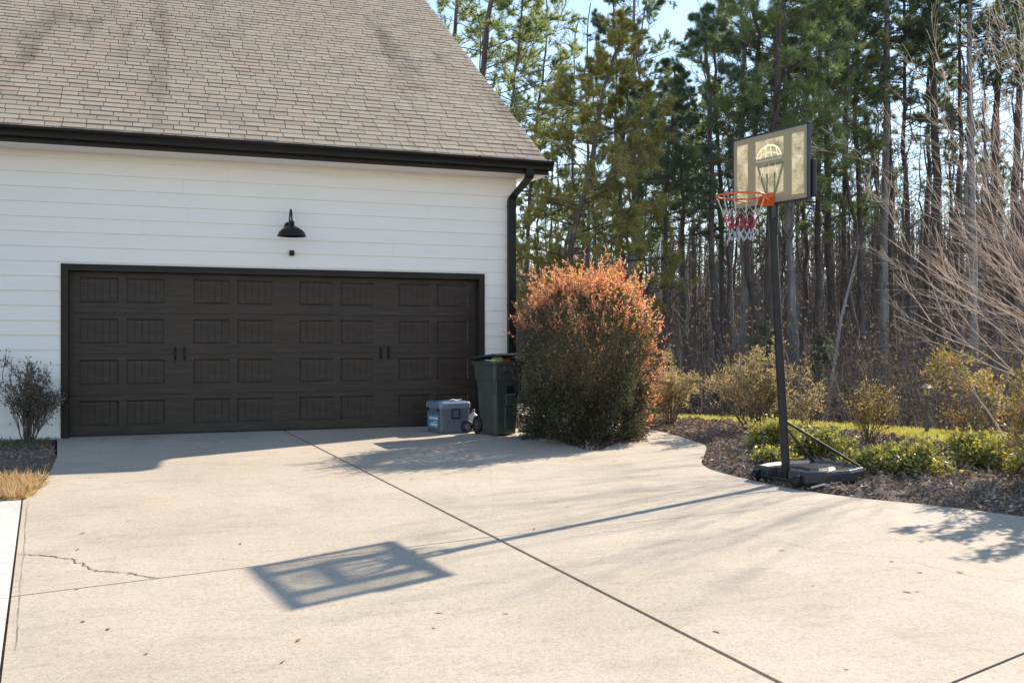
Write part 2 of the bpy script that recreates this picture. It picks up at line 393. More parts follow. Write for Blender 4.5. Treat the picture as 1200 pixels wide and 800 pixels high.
# identify: the side left of main joint is the one that contains G(200,620)
def contains(poly, p): return bool(inpoly(np.array([p[0]]), np.array([p[1]]), poly)[0])
Lp = A_ if contains(A_, g2(200, 620)) else B_; Rp = B_ if Lp is A_ else A_
La, Lb = split(Lp, t1a, t1b, .014); Ra, Rb = split(Rp, t1b, t2b, .008)
out = []
u1, u2 = G(47, 577), G(300, 560)
for q in (La, Lb):
    if contains(q, g2(200, 600)):
        a, b = split(q, u1, u2, .004); out += [a, b]
    else: out.append(q)
c1, c2 = G(1115, 800), G(1200, 765)
for q in (Ra, Rb):
    if contains(q, g2(900, 700)):
        a, b = split(q, c1, c2, .018); out += [a, b]
    else: out.append(q)
mb = MB()
for q in out:
    if len(q) < 3: continue
    s, n = slab(q, None, '')
    for (f, mi, sm), v in zip(s.Fc, s.V): mb.add(v, f-f.min() if False else (f-(0 if len(f) == 1 else n)), 0)
dr = mb.build('driveway', M_conc, bevel=.003, segs=2); tag(dr, kind='structure')
mb = MB(); fx = [(x, y) for x, y in drive]
T = np.array([(x, y, SL*min(y, 0)-.016) for x, y in fx]); 
s, n = slab([p for p in drive], None, '', -.016, .04)
for (f, mi, sm), v in zip(s.Fc, s.V): mb.add(v, f-(0 if len(f) == 1 else n), 0)
mb.add([(*(sl0+sd*.1+nn_*a), 0) for nn_, a in ()] or [(sl0[0]-.2, sl0[1]-.05, SL*sl0[1]-.014), (sl0[0]+.1, sl0[1]-.12, SL*sl0[1]-.014), (left_low[0]+.1, left_low[1], SL*left_low[1]-.014), (left_low[0]-.1, left_low[1], SL*left_low[1]-.014)], [(0, 1, 2, 3)])
tag(mb.build('joint_fill', M_joint), kind='structure')
# sidewalk on the left
s2 = sl0+sd*.05
nn = np.array([sd[1], -sd[0]]); nn = nn if nn[0] < 0 else -nn
sw = [tuple(sl0+nn*.012), left_low, (left_low[0]-1.4, left_low[1]), tuple(sl0+nn*1.5)]
swb = g2(0, 588); sw = [tuple(sl0+nn*.014), tuple(sl0+sd*16+nn*.014), tuple(sl0+sd*16+nn*1.3), tuple(np.array(swb)+nn*1.0)]
ja, jb = G(0, 702), G(25, 699)
mb = MB()
for q in split(sw, ja, jb, .008):
    s, n = slab(q, None, '', .004)
    for (f, mi, sm), v in zip(s.Fc, s.V): mb.add(v, f-(0 if len(f) == 1 else n), 0)
tag(mb.build('sidewalk', M_walk, bevel=.004), kind='structure')
# crack running across the slab
def ribbon(px, w, name, jit=.012, up=.0035, sub=6):
    pts = [G(*p) for p in px]; fine = []
    for i in range(len(pts)-1):
        for j in range(sub): fine.append(pts[i]+(pts[i+1]-pts[i])*j/sub+RS.normal(size=3)*jit*np.array([1, 1, 0]))
    fine.append(pts[-1]); fine = np.array(fine); fine[:, 2] = SL*np.minimum(fine[:, 1], 0)+up
    t = norm(np.gradient(fine, axis=0)); s = np.stack([-t[:, 1], t[:, 0], t[:, 2]*0], 1)
    ww = w*RS.uniform(.35, 1.2, len(fine))[:, None]/2; ww[0] = ww[-1] = .001
    V = np.concatenate([fine+s*ww, fine-s*ww]); n = len(fine)
    mb = MB(); mb.add(V, np.array([(i, i+1, n+i+1, n+i) for i in range(n-1)])); return tag(mb.build(name, M_crack), kind='structure')
ribbon([(25, 649), (55, 651), (83, 655), (98, 661), (108, 668), (125, 669), (150, 671), (170, 675), (186, 678)], .014, 'crack')
ribbon([(33, 587), (30, 620), (28, 650), (24, 690), (21, 730), (18, 762)], .003, 'hairline_crack', .003)
ribbon([(840, 617), (900, 633), (985, 648), (1060, 655), (1120, 672), (1195, 682)], .004, 'hairline_crack', .006)

# mulch bed
far_mulch = smooth_pts([g2(742, 497.5), g2(760, 491), g2(830, 494), g2(900, 499), g2(980, 506), g2(1060, 515), g2(1120, 523), g2(1200, 531), g2(1300, 545)], 3)
mpoly = [tuple(p) for p in far_mulch]+[(far_r[0]+2, far_r[1]-1), tuple(np.array(far_r)+np.array([0, -1.5])), tuple(re_end+np.array([-.4, -.6])), g2(1000, 590), g2(880, 580), g2(800, 545), g2(800, 520), g2(740, 505)]
bpoly = [(5.5, -.2), (5.3, -3.4), (7.2, -3.2), (7.4, -1.0), (7.3, 7), (6.05, 7), (6.05, 0)]
def mulchz(X, Y):
    ins = inpoly(X, Y, drive); d = dseg(X, Y, drive)
    h = .03*np.sin(X*9+Y*3)*np.sin(Y*11-X*2)+.02*np.sin(X*23)*np.sin(Y*19+1)
    return SL*np.minimum(Y, 0)+np.where(ins, -.06, -.03+(.055+h)*sst(0, .25, d))-.10*np.clip((X-8.9)*.82+(Y-.8)*.57-.7, 0, 34)
mb = MB()
for poly, (x0, x1, y0, y1) in ((mpoly, (5.5, 17, -12, 3)), (bpoly, (5.2, 7.6, -3.6, 3))):
    V, Fq = grid(np.arange(x0, x1, .07), np.arange(y0, y1, .07), mulchz, lambda X, Y: inpoly(X, Y, poly))
    mb.add(V, Fq, 0, True)
def scatter(poly, n, avoid=None):
    P_ = np.array(poly); lo = P_.min(0); hi = P_.max(0); o = []
    while sum(len(a) for a in o) < n:
        q = RS.uniform(lo, hi, (n*2, 2)); k = inpoly(q[:, 0], q[:, 1], poly)
        if avoid is not None: k &= ~inpoly(q[:, 0], q[:, 1], avoid)
        o.append(q[k])
    return np.concatenate(o)[:n]
for poly, n in ((mpoly, 42000), (bpoly, 5000)):
    q = scatter(poly, n, drive); z = mulchz(q[:, 0], q[:, 1])+RS.uniform(-.002, .03, n)
    D = RS.normal(size=(n, 3))*np.array([1, 1, .45]); leaves(mb, np.column_stack([q, z]), D, RS.uniform(.02, .09, n), RS.uniform(.01, .035, n), 1)
tag(mb.build('mulch', [M_mulchbase, M_chip]), 'brown shredded mulch and dry leaves covering the planting beds', 'mulch', kind='stuff')

# grass strip behind the bed and grass patch on the left
mb = MB()
gp = [tuple(p) for p in far_mulch]+[tuple(P(1320, 400, 13.9)[:2]), tuple(P(1000, 400, 15.3)[:2]), tuple(P(735, 400, 17.0)[:2]), (7.9, 1.2)]
q = scatter(gp, 45000, drive); n = len(q); d = (q[:, 0]-8.9)*.82+(q[:, 1]-.8)*.57
D = RS.normal(size=(n, 3))*.45+np.array([0, 0, 1])
leaves(mb, np.column_stack([q, terr(q[:, 0], q[:, 1])-.075]), D, RS.uniform(.05, .12, n), RS.uniform(.006, .014, n))
V, Fq = grid(np.arange(6, 19, .4), np.arange(-9, 7, .4), lambda x, y: terr(x, y)-.045, lambda X, Y: inpoly(X, Y, gp)); mb.add(V, Fq, 1, True)
M_lawn = pbr('lawn_soil', (.13, .12, .04), (.2, .17, .07), 6, .95, .8, 30)
tag(mb.build('grass', [M_grass, M_lawn]), 'strip of sunlit yellow green grass between mulch bed and woods', 'grass', kind='stuff')
lp = [(-.15, -.02), (-.2, -.2), g2(66, 534), g2(53, 561), g2(40, 577), g2(27, 585), g2(0, 586), g2(-120, 590), (-3, -.02)]
lfar = [p for p in lp]
V, Fq = grid(np.arange(-3.5, .1, .05), np.arange(-4.5, .05, .05), lambda X, Y: SL*np.minimum(Y, 0)+np.where(inpoly(X, Y, drive), -.08, -.01+.02*np.sin(X*13)*np.sin(Y*17)*sst(0, .2, dseg(X, Y, drive))), lambda X, Y: inpoly(X, Y, lp))
mb = MB(); mb.add(V, Fq, 0, True)
q = scatter(lp, 5000, drive); z = SL*q[:, 1]
leaves(mb, np.column_stack([q, z+RS.uniform(0, .02, len(q))]), RS.normal(size=(len(q), 3))*[1, 1, .3], RS.uniform(.02, .06, len(q)), RS.uniform(.01, .02, len(q)), 1)
q = scatter(lp, 9000, drive); z = SL*q[:, 1]; de = dseg(q[:, 0], q[:, 1], [(-3, -.02), (0, -.02)], False)
mg = (de < .95)&(de > .15)&(RS.rand(len(q)) < .45)
a = q[mg]; leaves(mb, np.column_stack([a, z[mg]-.01]), RS.normal(size=(len(a), 3))*.6+[0, 0, 1], RS.uniform(.04, .12, len(a)), .012, 2)
lp2 = [p for p in [g2(0, 562), g2(52, 562), g2(40, 577), g2(26, 585), g2(0, 586), g2(-60, 588), g2(-60, 562)]]
a = scatter(lp2, 5200, drive); leaves(mb, np.column_stack([a, SL*a[:, 1]-.01]), RS.normal(size=(len(a), 3))*[.9, .9, .5]+[0, 0, .7], RS.uniform(.06, .17, len(a)), .009, 3)
tag(mb.build('ground_cover', [M_mulchbase, M_chip, M_grassg, M_straw]), 'patch of green weeds and dry straw grass beside the left siding', 'ground cover', kind='stuff')

# ------------------------------------------------------------------ garage
garage = empty('garage', (0, 0, 0), 0, 'white lap sided garage with brown shingle roof and dark double door', 'garage')
XL, XR = -9.0, 6.05; HW = 3.64; EX = .187; DW, DH = 5.49, 2.13; CS = .088
def siding(mb, a, b, z0, z1, axis='x', off=0, sgn=1):
    V = []; Fs = []
    k = math.floor(z0/EX+1e-6)
    prof = []
    while k*EX < z1-1e-6:
        lo = max(k*EX, z0); hi = min((k+1)*EX, z1)
        f = lambda z: -.019+.015*((z-k*EX)/EX)
        prof += [(f(lo), lo), (f(hi), hi)]; k += 1
    prof = np.array(prof)
    for i in range(len(prof)-1):
        (d0, h0), (d1, h1) = prof[i], prof[i+1]; n = len(V)
        if axis == 'x': V += [(a, d0+off, h0), (b, d0+off, h0), (b, d1+off, h1), (a, d1+off, h1)]
        else: V += [(off-d0*sgn, a, h0), (off-d0*sgn, b, h0), (off-d1*sgn, b, h1), (off-d1*sgn, a, h1)]
        Fs.append((n, n+1, n+2, n+3))
    mb.add(V, Fs)
mb = MB()
siding(mb, XL, -CS, -.02, HW); siding(mb, DW+CS, XR, -.02, HW); siding(mb, -CS, DW+CS, DH+CS, HW)
siding(mb, 0, 15.6, -.02, HW, 'y', XR, 1); siding(mb, 0, 15.6, -4, 0, 'y', XR, 1); siding(mb, 0, 15.6, -.02, HW, 'y', XL, -1)
box(mb, (XL, 15.5, -4), (XR, 15.6, HW))
EV, EZ, RV = -.47, 3.80, 7.8; PT = math.tan(R(33.7)); RZ = EZ+(RV-EV)*PT
for x in (XR, XL):
    mb.add([(x, 0, HW-.01), (x, 15.6, HW-.01), (x, RV, RZ-.32)], [(0, 1, 2)])
box(mb, (XR-.004, -.026, -.03), (XR+.018, .08, HW-.002))
for k_ in range(20):
    x_ = (k_*2.37+(k_%3)*.9) % 6.6-1.1; z_ = (k_ % 19)*EX
    if -.2 < x_ < DW+.2 and z_ < DH+.2: continue
    if z_+EX > HW: continue
    mb.add([(x_, -.0212, z_+.003), (x_+.003, -.0212, z_+.003), (x_+.003, -.0075, z_+EX-.003), (x_, -.0075, z_+EX-.003)], [(0, 1, 2, 3)], 1)
box(mb, (XL, .002, -.5), (-CS, .2, .02)); box(mb, (DW+CS, .002, -.5), (XR-.01, .2, .02))
mb.build('wall', [M_side, pbr('joint_caulk', (.7, .68, .65), None, 5, .7)], garage)
mb = MB()   # foundation line
box(mb, (XL, -.006, -.25), (-.13, .0, -.018)); mb.build('foundation', M_mulchbase, garage)
mb = MB(); box(mb, (5.64, -.006, -.25), (XR, 0, -.018)); mb.build('foundation', M_mulchbase, garage)
mb = MB()   # door casing: two steps plus reveals
for (w, d0, d1) in ((CS, -.030, .14), (CS-.03, -.042, -.0305)):
    box(mb, (-w, d0, -.02), (-.0, d1, DH+w)); box(mb, (DW, d0, -.02), (DW+w, d1, DH+w)); box(mb, (0, d0, DH), (DW, d1, DH+w))
mb.build('door_frame', M_trim, garage, bevel=.003)
# garage door with panels
gd = MB(); DY = .125; SH = DH/4; PW = .476; cols = []
for k in range(4): s = .113+k*1.4035; cols += [(s, s+PW), (s+PW+.095, s+2*PW+.095)]
for r_ in range(4):
    z0 = r_*SH; z1 = z0+SH-.004; pz0 = z0+.135; pz1 = pz0+.325
    xs = [0.0]+[v for c in cols for v in c]+[DW]
    box(gd, (0.002, DY, z0+.001), (DW-.002, DY+.04, pz0)); box(gd, (0.002, DY, pz1), (DW-.002, DY+.04, z1))
    for i in range(0, len(xs), 2): box(gd, (xs[i]+(.002 if i == 0 else 0), DY, pz0), (xs[i+1]-(.002 if i == len(xs)-2 else 0), DY+.04, pz1))
box(gd, (.002, DY+.02, 0), (DW-.002, DY+.05, DH))
door = gd.build('garage_door', M_door, garage)
def panel_bm(w):
    m = MB(); h = .325; dep = .013; nb = 5; st = .018
    # sloped stile frame
    O = [(0,0),(w,0),(w,h),(0,h)]; I = [(st,st),(w-st,st),(w-st,h-st),(st,h-st)]
    V = [(x, -.001, z) for x, z in O]+[(x, dep, z) for x, z in I]
    m.add(V, [(0,1,5,4),(1,2,6,5),(2,3,7,6),(3,0,4,7)])
    bw = (w-2*st)/nb; g = .006
    for i in range(nb):
        x0 = st+i*bw; x1 = x0+bw; yb = dep-.004
        prof = [(x0, dep+.0005), (x0+g/2, dep+.0005), (x0+g, yb+.001), (x1-g, yb+.001), (x1-g/2, dep+.0005), (x1, dep+.0005)]
        for (xa, ya), (xb, yb_) in zip(prof, prof[1:]):
            m.add([(xa, ya, st), (xb, yb_, st), (xb, yb_, h-st), (xa, ya, h-st)], [(0,1,2,3)])
    return m
p0 = None
for r_ in range(4):
    for (a, b) in cols:
        if p0 is None: p0 = panel_bm(PW).build('panel', M_door, door); o = p0
        else: o = p0.copy(); COL.objects.link(o); o.parent = door
        o.location = (a, DY, r_*SH+.135)
h0 = None
def wx(px):
    r = (px-600)/F; return (r*12.5+5.65)/(.9397-.342*r)
for px in (205.5, 216.5, 448.5, 457.5):
    if h0 is None:
        m = MB(); box(m, (-.016, -.008, -.10), (.016, 0, .10)); 
        tube(m, [(0, -.004, .075), (0, -.035, .06), (0, -.045, .02), (0, -.045, -.02), (0, -.035, -.06), (0, -.004, -.075)], [.008, .010, .011, .011, .010, .008], 8)
        h0 = m.build('handle', M_hard, door); o = h0
    else: o = h0.copy(); COL.objects.link(o); o.parent = door
    o.location = (wx(px), DY, 1.06)
m = MB(); box(m, (.01, DY-.006, 0.0), (DW-.01, DY+.02, .025)); m.build('weather_seal', M_black, door)
# roof: deck, soffits, shingle courses
rf = MB(); U0, U1 = XL-.4, 6.40; cs, sn = math.cos(R(33.7)), math.sin(R(33.7)); SLN = (RV-EV)/cs
def rp(u, s, h=0): return (u, EV+s*cs-h*sn, EZ+s*sn+h*cs)
for sgn in (1, -1):
    def q(u, s, h=0):
        p = rp(u, s, h); return p if sgn > 0 else (p[0], 2*RV-p[1], p[2])
    V = [q(U0, 0), q(U1, 0), q(U1, SLN), q(U0, SLN), q(U0, 0, -.16), q(U1, 0, -.16), q(U1, SLN, -.16), q(U0, SLN, -.16)]
    fs = [(0,1,2,3),(4,7,6,5),(1,5,6,2),(0,3,7,4),(0,4,5,1)]
    rf.add(V, fs[:1], 3); rf.add(V, fs[1:], 1)
box(rf, (U0, EV, HW), (U1, .0, HW+.012), 1)       # flat soffit
box(rf, (U0, EV-.018, HW-.004), (U1+.0, EV, EZ-.01), 2)   # fascia
# return box at the corner
box(rf, (XR+.02, EV+.002, HW+.013), (U1-.001, .34, 3.86), 1)
E = .156; rows = int(SLN/E)+1; Vs = []; Fs = []
for sgn in (1, -1):
    off = 0
    for r_ in range(rows if sgn > 0 else 6):
        s0 = r_*E-.02; off = (off+.10+random.uniform(-.015, .015)) % .262; u = U0-off
        s1 = min(s0+E+.05, SLN)
        while u < U1+.02:
            w = .24*random.uniform(.8, 1.25); a = max(u+.0045, U0-.02); b = min(u+w-.0045, U1+.018); u += w
            if b-a < .03: continue
            t = random.choice((.008, .010, .013)); tt = .004; d0 = s0+random.uniform(-.003, .003)
            V = [rp(a, d0, .002), rp(b, d0, .002), rp(b, s1, .002), rp(a, s1, .002), rp(a, d0, t+.006), rp(b, d0, t+.006), rp(b, s1, tt), rp(a, s1, tt)]
            if sgn < 0: V = [(x, 2*RV-y, z) for x, y, z in V]
            n = len(Vs); Vs += V; Fs += [(n+4,n+5,n+6,n+7), (n,n+1,n+5,n+4), (n+1,n+2,n+6,n+5), (n+3,n,n+4,n+7)]
rf.add(Vs, Fs, 0)
box(rf, (U0, RV-.13, RZ-.02), (U1, RV+.13, RZ+.03), 0)
rf.build('roof', [M_shin, M_side, M_trim, M_joint], garage)
# gutter
g = MB(); pr = [(EV-.02, 3.815), (EV-.125, 3.825), (EV-.135, 3.815), (EV-.132, 3.79), (EV-.112, 3.765), (EV-.10, 3.735), (EV-.098, 3.70), (EV-.09, 3.692), (EV-.02, 3.692)]
ga, gb = U0, 6.445
V = [(ga, v, z) for v, z in pr]+[(gb, v, z) for v, z in pr]; n = len(pr)
g.add(V, [(i, n+i, n+i+1, i+1) for i in range(1, n-1)]+[tuple(range(n, 2*n))]+[tuple(range(n))[::-1]]); 
ins = [(v+.006 if i < 7 else v, z+.006) for i, (v, z) in enumerate(pr)]
g.add([(ga, v, z-.02) for v, z in (pr[0], (EV-.12, 3.825))]+[(gb, v, z-.02) for v, z in (pr[0], (EV-.12, 3.825))], [(0, 1, 3, 2)])
for x in (5.3, 1.1, -3.1): box(g, (x, EV-.1355, 3.80), (x+.03, EV-.02, 3.829))
g.build('gutter', M_gut, garage)
d = MB(); dx = 5.985
def rect_tube(mb, pts, hx, hy, mi=0):
    rings = []
    for p in pts: rings.append([(p[0]-hx, p[1]-hy, p[2]), (p[0]+hx, p[1]-hy, p[2]), (p[0]+hx, p[1]+hy, p[2]), (p[0]-hx, p[1]+hy, p[2])])
    loft(mb, rings, mi)
rect_tube(d, [(dx+.10, EV-.06, 3.70), (dx+.10, EV-.06, 3.60), (dx+.09, EV-.05, 3.565), (dx+.012, -.085, 3.36), (dx, -.06, 3.31), (dx, -.06, .25), (dx, -.07, .2), (dx, -.14, .1), (dx, -.22, .05)], .06, .042)
for z in (3.2, 1.75, .4): box(d, (dx-.066, -.105, z), (dx+.066, -.012, z+.03))
d.build('downspout', M_gut, garage, bevel=.008)

# wall lamp and camera
lx = wx(338); lz = 2.80
lamp = empty('wall_lamp', (lx, -.01, lz), 0, 'black gooseneck barn light mounted on the white siding above the door', 'wall lamp')
m = MB(); lathe(m, [(.0, .0), (.06, .0), (.06, -.018), (.045, -.03), (.0, -.03)], (0, 0, 0), 20, axis='y'); m.build('mounting_plate', M_black, lamp)
m = MB(); pts = smooth_pts([(0, -.02, 0), (.0, -.08, .02), (0, -.14, .13), (0, -.22, .2), (0, -.30, .17), (0, -.34, .08), (0, -.34, .0)], 5); tube(m, pts, .011, 10); m.build('arm', M_black, lamp)
m = MB(); c = (0, -.34, 0); lathe(m, [(.02, .04), (.033, .03), (.036, -.03), (.075, -.045), (.13, -.075), (.17, -.115), (.187, -.16), (.19, -.168), (.183, -.168), (.165, -.118), (.125, -.083), (.0, -.07)], c, 36); m.build('shade', [M_black], lamp)
m = MB(); lathe(m, [(.0, -.073), (.02, -.08), (.03, -.115), (.02, -.14), (0, -.148)], c, 16); m.build('bulb', M_white, lamp)
cm = empty('security_camera', (wx(341.5), -.012, 2.435), 0, 'tiny black security camera on the siding just under the barn light', 'camera')
m = MB(); box(m, (-.033, -.05, -.036), (.033, 0, .036)); m.build('housing', M_black, cm, bevel=.008, segs=3)
m = MB(); lathe(m, [(.0, -.052), (.018, -.052), (.02, -.046), (.02, -.04)], (.0, 0, -.008), 16, axis='y'); m.build('lens', M_hard, cm)

# ------------------------------------------------------------------ cooler
cp = G(516, 508.5)
cool = empty('cooler', tuple(cp), R(11), 'blue grey wheeled cooler standing against the dark garage door', 'cooler')
L_, D_, H_ = .46, .44, .335
m = MB(); rings = []
for z, k in ((.0, .93), (.02, .95), (.2, .98), (H_, 1.0)): rings.append(rrect(L_/2, D_/2, L_/2*k, D_/2*k, .035, z))
loft(m, rings); m.build('body', M_grey, cool)
m = MB(); loft(m, [rrect(L_/2, D_/2, L_/2+.006, D_/2+.006, .04, H_+.002), rrect(L_/2, D_/2, L_/2+.012, D_/2+.012, .042, H_+.02), rrect(L_/2, D_/2, L_/2+.012, D_/2+.012, .045, H_+.075), rrect(L_/2, D_/2, L_/2-.004, D_/2-.004, .045, H_+.092)]); lid = m.build('lid', pbr('cooler_lid', (.14, .18, .25), (.18, .22, .3), 6, .4), cool, bevel=.004)
m = MB(); loft(m, [rrect(L_/2, D_/2, L_/2-.03, D_/2-.03, .04, H_+.093), rrect(L_/2, D_/2, L_/2-.04, D_/2-.04, .04, H_+.101)]); m.build('lid_pad', M_blue, lid)
m = MB(); box(m, (-.004, .05, .07), (.003, D_-.07, .26)); m.build('label', M_label, cool)
m = MB(); box(m, (-.006, .07, .19), (-.0042, D_-.12, .22)); box(m, (-.006, .09, .10), (-.0042, D_-.16, .135)); box(m, (-.006, .1, .15), (-.0042, .2, .165)); m.build('label_print', M_white, cool)
m = MB()
for a, b in (((.17, -.014, .2), (.30, .006, .215)), ((.17, -.014, .32), (.30, .006, .335)), ((.17, -.014, .215), (.185, .006, .32)), ((.285, -.014, .215), (.30, .006, .32))): box(m, a, b)
m.build('side_handle', M_black, cool, bevel=.004)
m = MB(); box(m, (-.010, .03, H_-.035), (.006, .08, H_+.05)); m.build('latch', M_black, cool, bevel=.003); m = MB(); box(m, (-.010, D_-.1, H_-.035), (.006, D_-.05, H_+.05)); m.build('latch', M_black, cool, bevel=.003)
for y in (-.035, D_-.01):
    m = MB(); lathe(m, [(.0, 0), (.078, 0), (.086, .008), (.086, .037), (.078, .045), (0, .045)], (L_-.055, y, .086), 28, axis='y'); w = m.build('wheel', M_black, cool)
    m = MB(); lathe(m, [(.02, -.008), (.028, -.003), (.045, -.003), (.05, .0), (0, .001)], (L_-.055, y, .086), 20, axis='y'); m.build('rim', M_grey, w)
m = MB()
tube(m, smooth_pts([(L_+.012, .1, .1), (L_+.03, .1, .25), (L_+.03, .1, H_+.06), (L_+.03, D_/2, H_+.085), (L_+.03, D_-.1, H_+.06), (L_+.03, D_-.1, .25), (L_+.012, D_-.1, .1)], 4), .009, 8); m.build('pull_handle', M_black, cool)
pp = MB(); V, Fq = grid(np.linspace(0, .2, 10), np.linspace(0, .14, 8), lambda x, y: .006+.008*np.sin(x*40)*np.cos(y*30)); pp.add(V, Fq, 0, True)
Mx = Matrix.Translation(Vector(cp)) @ Matrix.Rotation(R(11), 4, 'Z') @ Matrix.Translation(Vector((.21, .1, H_+.107)))
o = pp.build('crumpled_paper', M_white); o.matrix_world = Mx @ Matrix.Rotation(R(12), 4, 'Z'); o.modifiers.new('t', 'SOLIDIFY').thickness = .002
tag(o, 'crumpled white sheet lying on top of the cooler lid', 'paper')

# ------------------------------------------------------------------ trash bin
bp_ = G(577, 511.5)
binr = empty('trash_bin', (bp_[0]+.11, bp_[1]-.02, bp_[2]), R(17), 'dark green grey wheeled trash bin with its lid propped open by rubbish', 'trash bin')
m = MB(); W0, D0 = .25, .29; cx, cy = .16, .31
rings = []
for z, hx, hy, r_ in ((.02, .215, .235, .05), (.05, .222, .245, .06), (.55, .252, .285, .06), (.74, .262, .30, .06), (.755, .285, .315, .05), (.80, .29, .32, .05), (.93, .297, .335, .05), (.955, .30, .34, .05), (.96, .325, .365, .05), (1.0, .33, .37, .05), (1.005, .315, .355, .05), (.95, .30, .34, .05), (.6, .25, .28, .05)):
    rings.append(rrect(cx, cy, hx, hy, r_, z))
loft(m, rings, 0, True, True, False); body = m.build('body', M_bin, binr, bevel=.004)
m = MB(); box(m, (cx-.12, -.052, .865), (cx+.19, .0, .95)); m.build('front_grip', M_bin, binr, bevel=.012)
m = MB(); box(m, (cx-.03, .012, .56), (cx+.12, .06, .68)); m.build('lift_recess', M_black, binr, bevel=.006)
m = MB(); box(m, (cx-.05, .0, .40), (cx+.14, .05, .545)); box(m, (cx-.055, .018, .07), (cx+.145, .08, .385)); m.build('front_panel', M_bin, binr, bevel=.012)
m = MB(); tube(m, [(cx-.045, -.0, .555), (cx+.135, -.0, .555)], .0105, 10); m.build('lift_bar', pbr('galvanized', (.55, .56, .56), None, 8, .35, metal=.8), binr)
for x in (cx-.255, cx+.21):
    m = MB(); box(m, (x, -.012, .56), (x+.045, .06, .73)); m.build('side_rib', M_bin, binr, bevel=.012)
m = MB(); ti = R(4.5)
Lm = Matrix.Translation(Vector((cx, cy+.37, 1.015))) @ Matrix.Rotation(-ti, 4, 'X')
def tr(r_): return np.array([tuple(Lm @ Vector((p[0], p[1], p[2]))) for p in r_])
loft(m, [tr(rrect(0, -.37, .335, .385, .05, .0)), tr(rrect(0, -.37, .34, .39, .05, .012)), tr(rrect(0, -.37, .335, .385, .05, .022)), tr(rrect(0, -.37, .26, .30, .08, .045))]); lidb = m.build('lid', M_lid, binr, bevel=.003)
for x in (cx-.27, cx+.22):
    m = MB(); lathe(m, [(0, 0), (.12, 0), (.13, .01), (.13, .045), (.12, .055), (0, .055)], (x-.0, cy+.27, .13), 28, axis='x'); w = m.build('wheel', M_black, binr)
    m = MB(); lathe(m, [(.0, -.008), (.06, -.005), (.07, -.002), (0, -.001)], (x, cy+.27, .13), 20, axis='x'); m.build('hub', M_bin, w)
m = MB(); tube(m, [(cx-.22, cy+.38, .98), (cx+.22, cy+.38, .98)], .016, 10); m.build('handle_bar', M_bin, binr)
# rubbish: separate things
def blob(name, mat, c, r, label, cat, seed):
    rs = np.random.RandomState(seed); m = MB(); prof = []
    n, k = 16, 9; V = []
    for i in range(k+1):
        ph = math.pi*i/k
        for j in range(n):
            a = 2*math.pi*j/n; f = 1+.14*math.sin(3*a+seed)*math.sin(ph*3)+rs.uniform(-.07, .07)
            V.append((r[0]*math.sin(ph)*math.cos(a)*f, r[1]*math.sin(ph)*math.sin(a)*f, r[2]*math.cos(ph)*f))
    Fs = [(i*n+j, (i+1)*n+j, (i+1)*n+(j+1) % n, i*n+(j+1) % n) for i in range(k) for j in range(n)]
    m.add(V, Fs, 0, True); o = m.build(name, mat); o.location = c; return tag(o, label, cat)
binr.scale = (.82, .76, 1.0)
Bm = Matrix.Translation(binr.location) @ Matrix.Rotation(R(17), 4, 'Z') @ Matrix.Diagonal((.82, .76, 1, 1))
blob('trash_bag', M_bag, Bm @ Vector((cx-.15, .12, .975)), (.12, .08, .085), 'pale yellowish rubbish bag bulging out under the bin lid', 'trash bag', 3)
blob('food_packet', M_red, Bm @ Vector((cx+.01, .07, .995)), (.055, .05, .045), 'small red crumpled packet beside the pale bag in the bin', 'packet', 5)
# pale jug between cooler and bin
jp = G(557, 505)
jug = empty('plastic_jug', (jp[0], jp[1]+.10, jp[2]), 0, 'pale blue white plastic jug half hidden between cooler and trash bin', 'jug')
m = MB(); loft(m, [rrect(0, 0, .065, .07, .03, .002), rrect(0, 0, .075, .08, .03, .02), rrect(0, 0, .075, .08, .03, .17), rrect(0, 0, .05, .055, .03, .22), rrect(0, 0, .02, .02, .015, .25), rrect(0, 0, .02, .02, .015, .27)], 0, True, True, True); m.build('bottle', M_white, jug)
m = MB(); lathe(m, [(.0, .295), (.023, .295), (.024, .271), (0, .271)], (0, 0, 0), 16); m.build('cap', M_blue, jug)

# ------------------------------------------------------------------ basketball hoop
hb = G(921.5, 566)
yaw_n = math.atan2(*( (RGT*(-.86)+FWD*(-.52))[[1, 0]] ))   # direction the board faces
hoop = empty('basketball_hoop', tuple(hb), yaw_n+math.pi/2, 'portable basketball hoop with clear tan framed board at the driveway edge', 'basketball hoop')
# local: facing -y, x to the viewer's right (near side), z up
m = MB()
top = (0, -.19, 2.55)
rings = lambda p, w: [(p[0]-w, p[1]-w, p[2]), (p[0]+w, p[1]-w, p[2]), (p[0]+w, p[1]+w, p[2]), (p[0]-w, p[1]+w, p[2])]
tube(m, [(0, 0, .05), (0, -.10, 1.35)], .043, 16); tube(m, [(0, -.10, 1.35), (0, -.19, 2.62)], .040, 16); lathe(m, [(.046, -.03), (.048, 0), (.046, .03)], (0, -.10, 1.35), 16)
m.build('pole', M_steelpole, hoop)
def hring(y0, y1, x0, x1, z, rad): return rrect((x0+x1)/2, (y0+y1)/2, (x1-x0)/2, (y1-y0)/2, rad, z)
m = MB()
def tank(z, s):  # wide at the back, notched at the front
    pts = [(-.34, -.10), (-.14, -.12), (-.10, -.02), (.10, -.02), (.14, -.12), (.34, -.10), (.42, .10), (.44, .42), (.36, .72), (.18, .86), (-.18, .86), (-.36, .72), (-.44, .42), (-.42, .10)]
    c = np.array([0, .38]); return np.array([(*(c+(np.array(p)-c)*s), z) for p in pts])
loft(m, [tank(.02, .95), tank(.05, .99), tank(.12, 1.0), tank(.15, .965), tank(.152, .90), tank(.128, .82), tank(.128, .45), tank(.15, .40), tank(.155, .3)], 0)
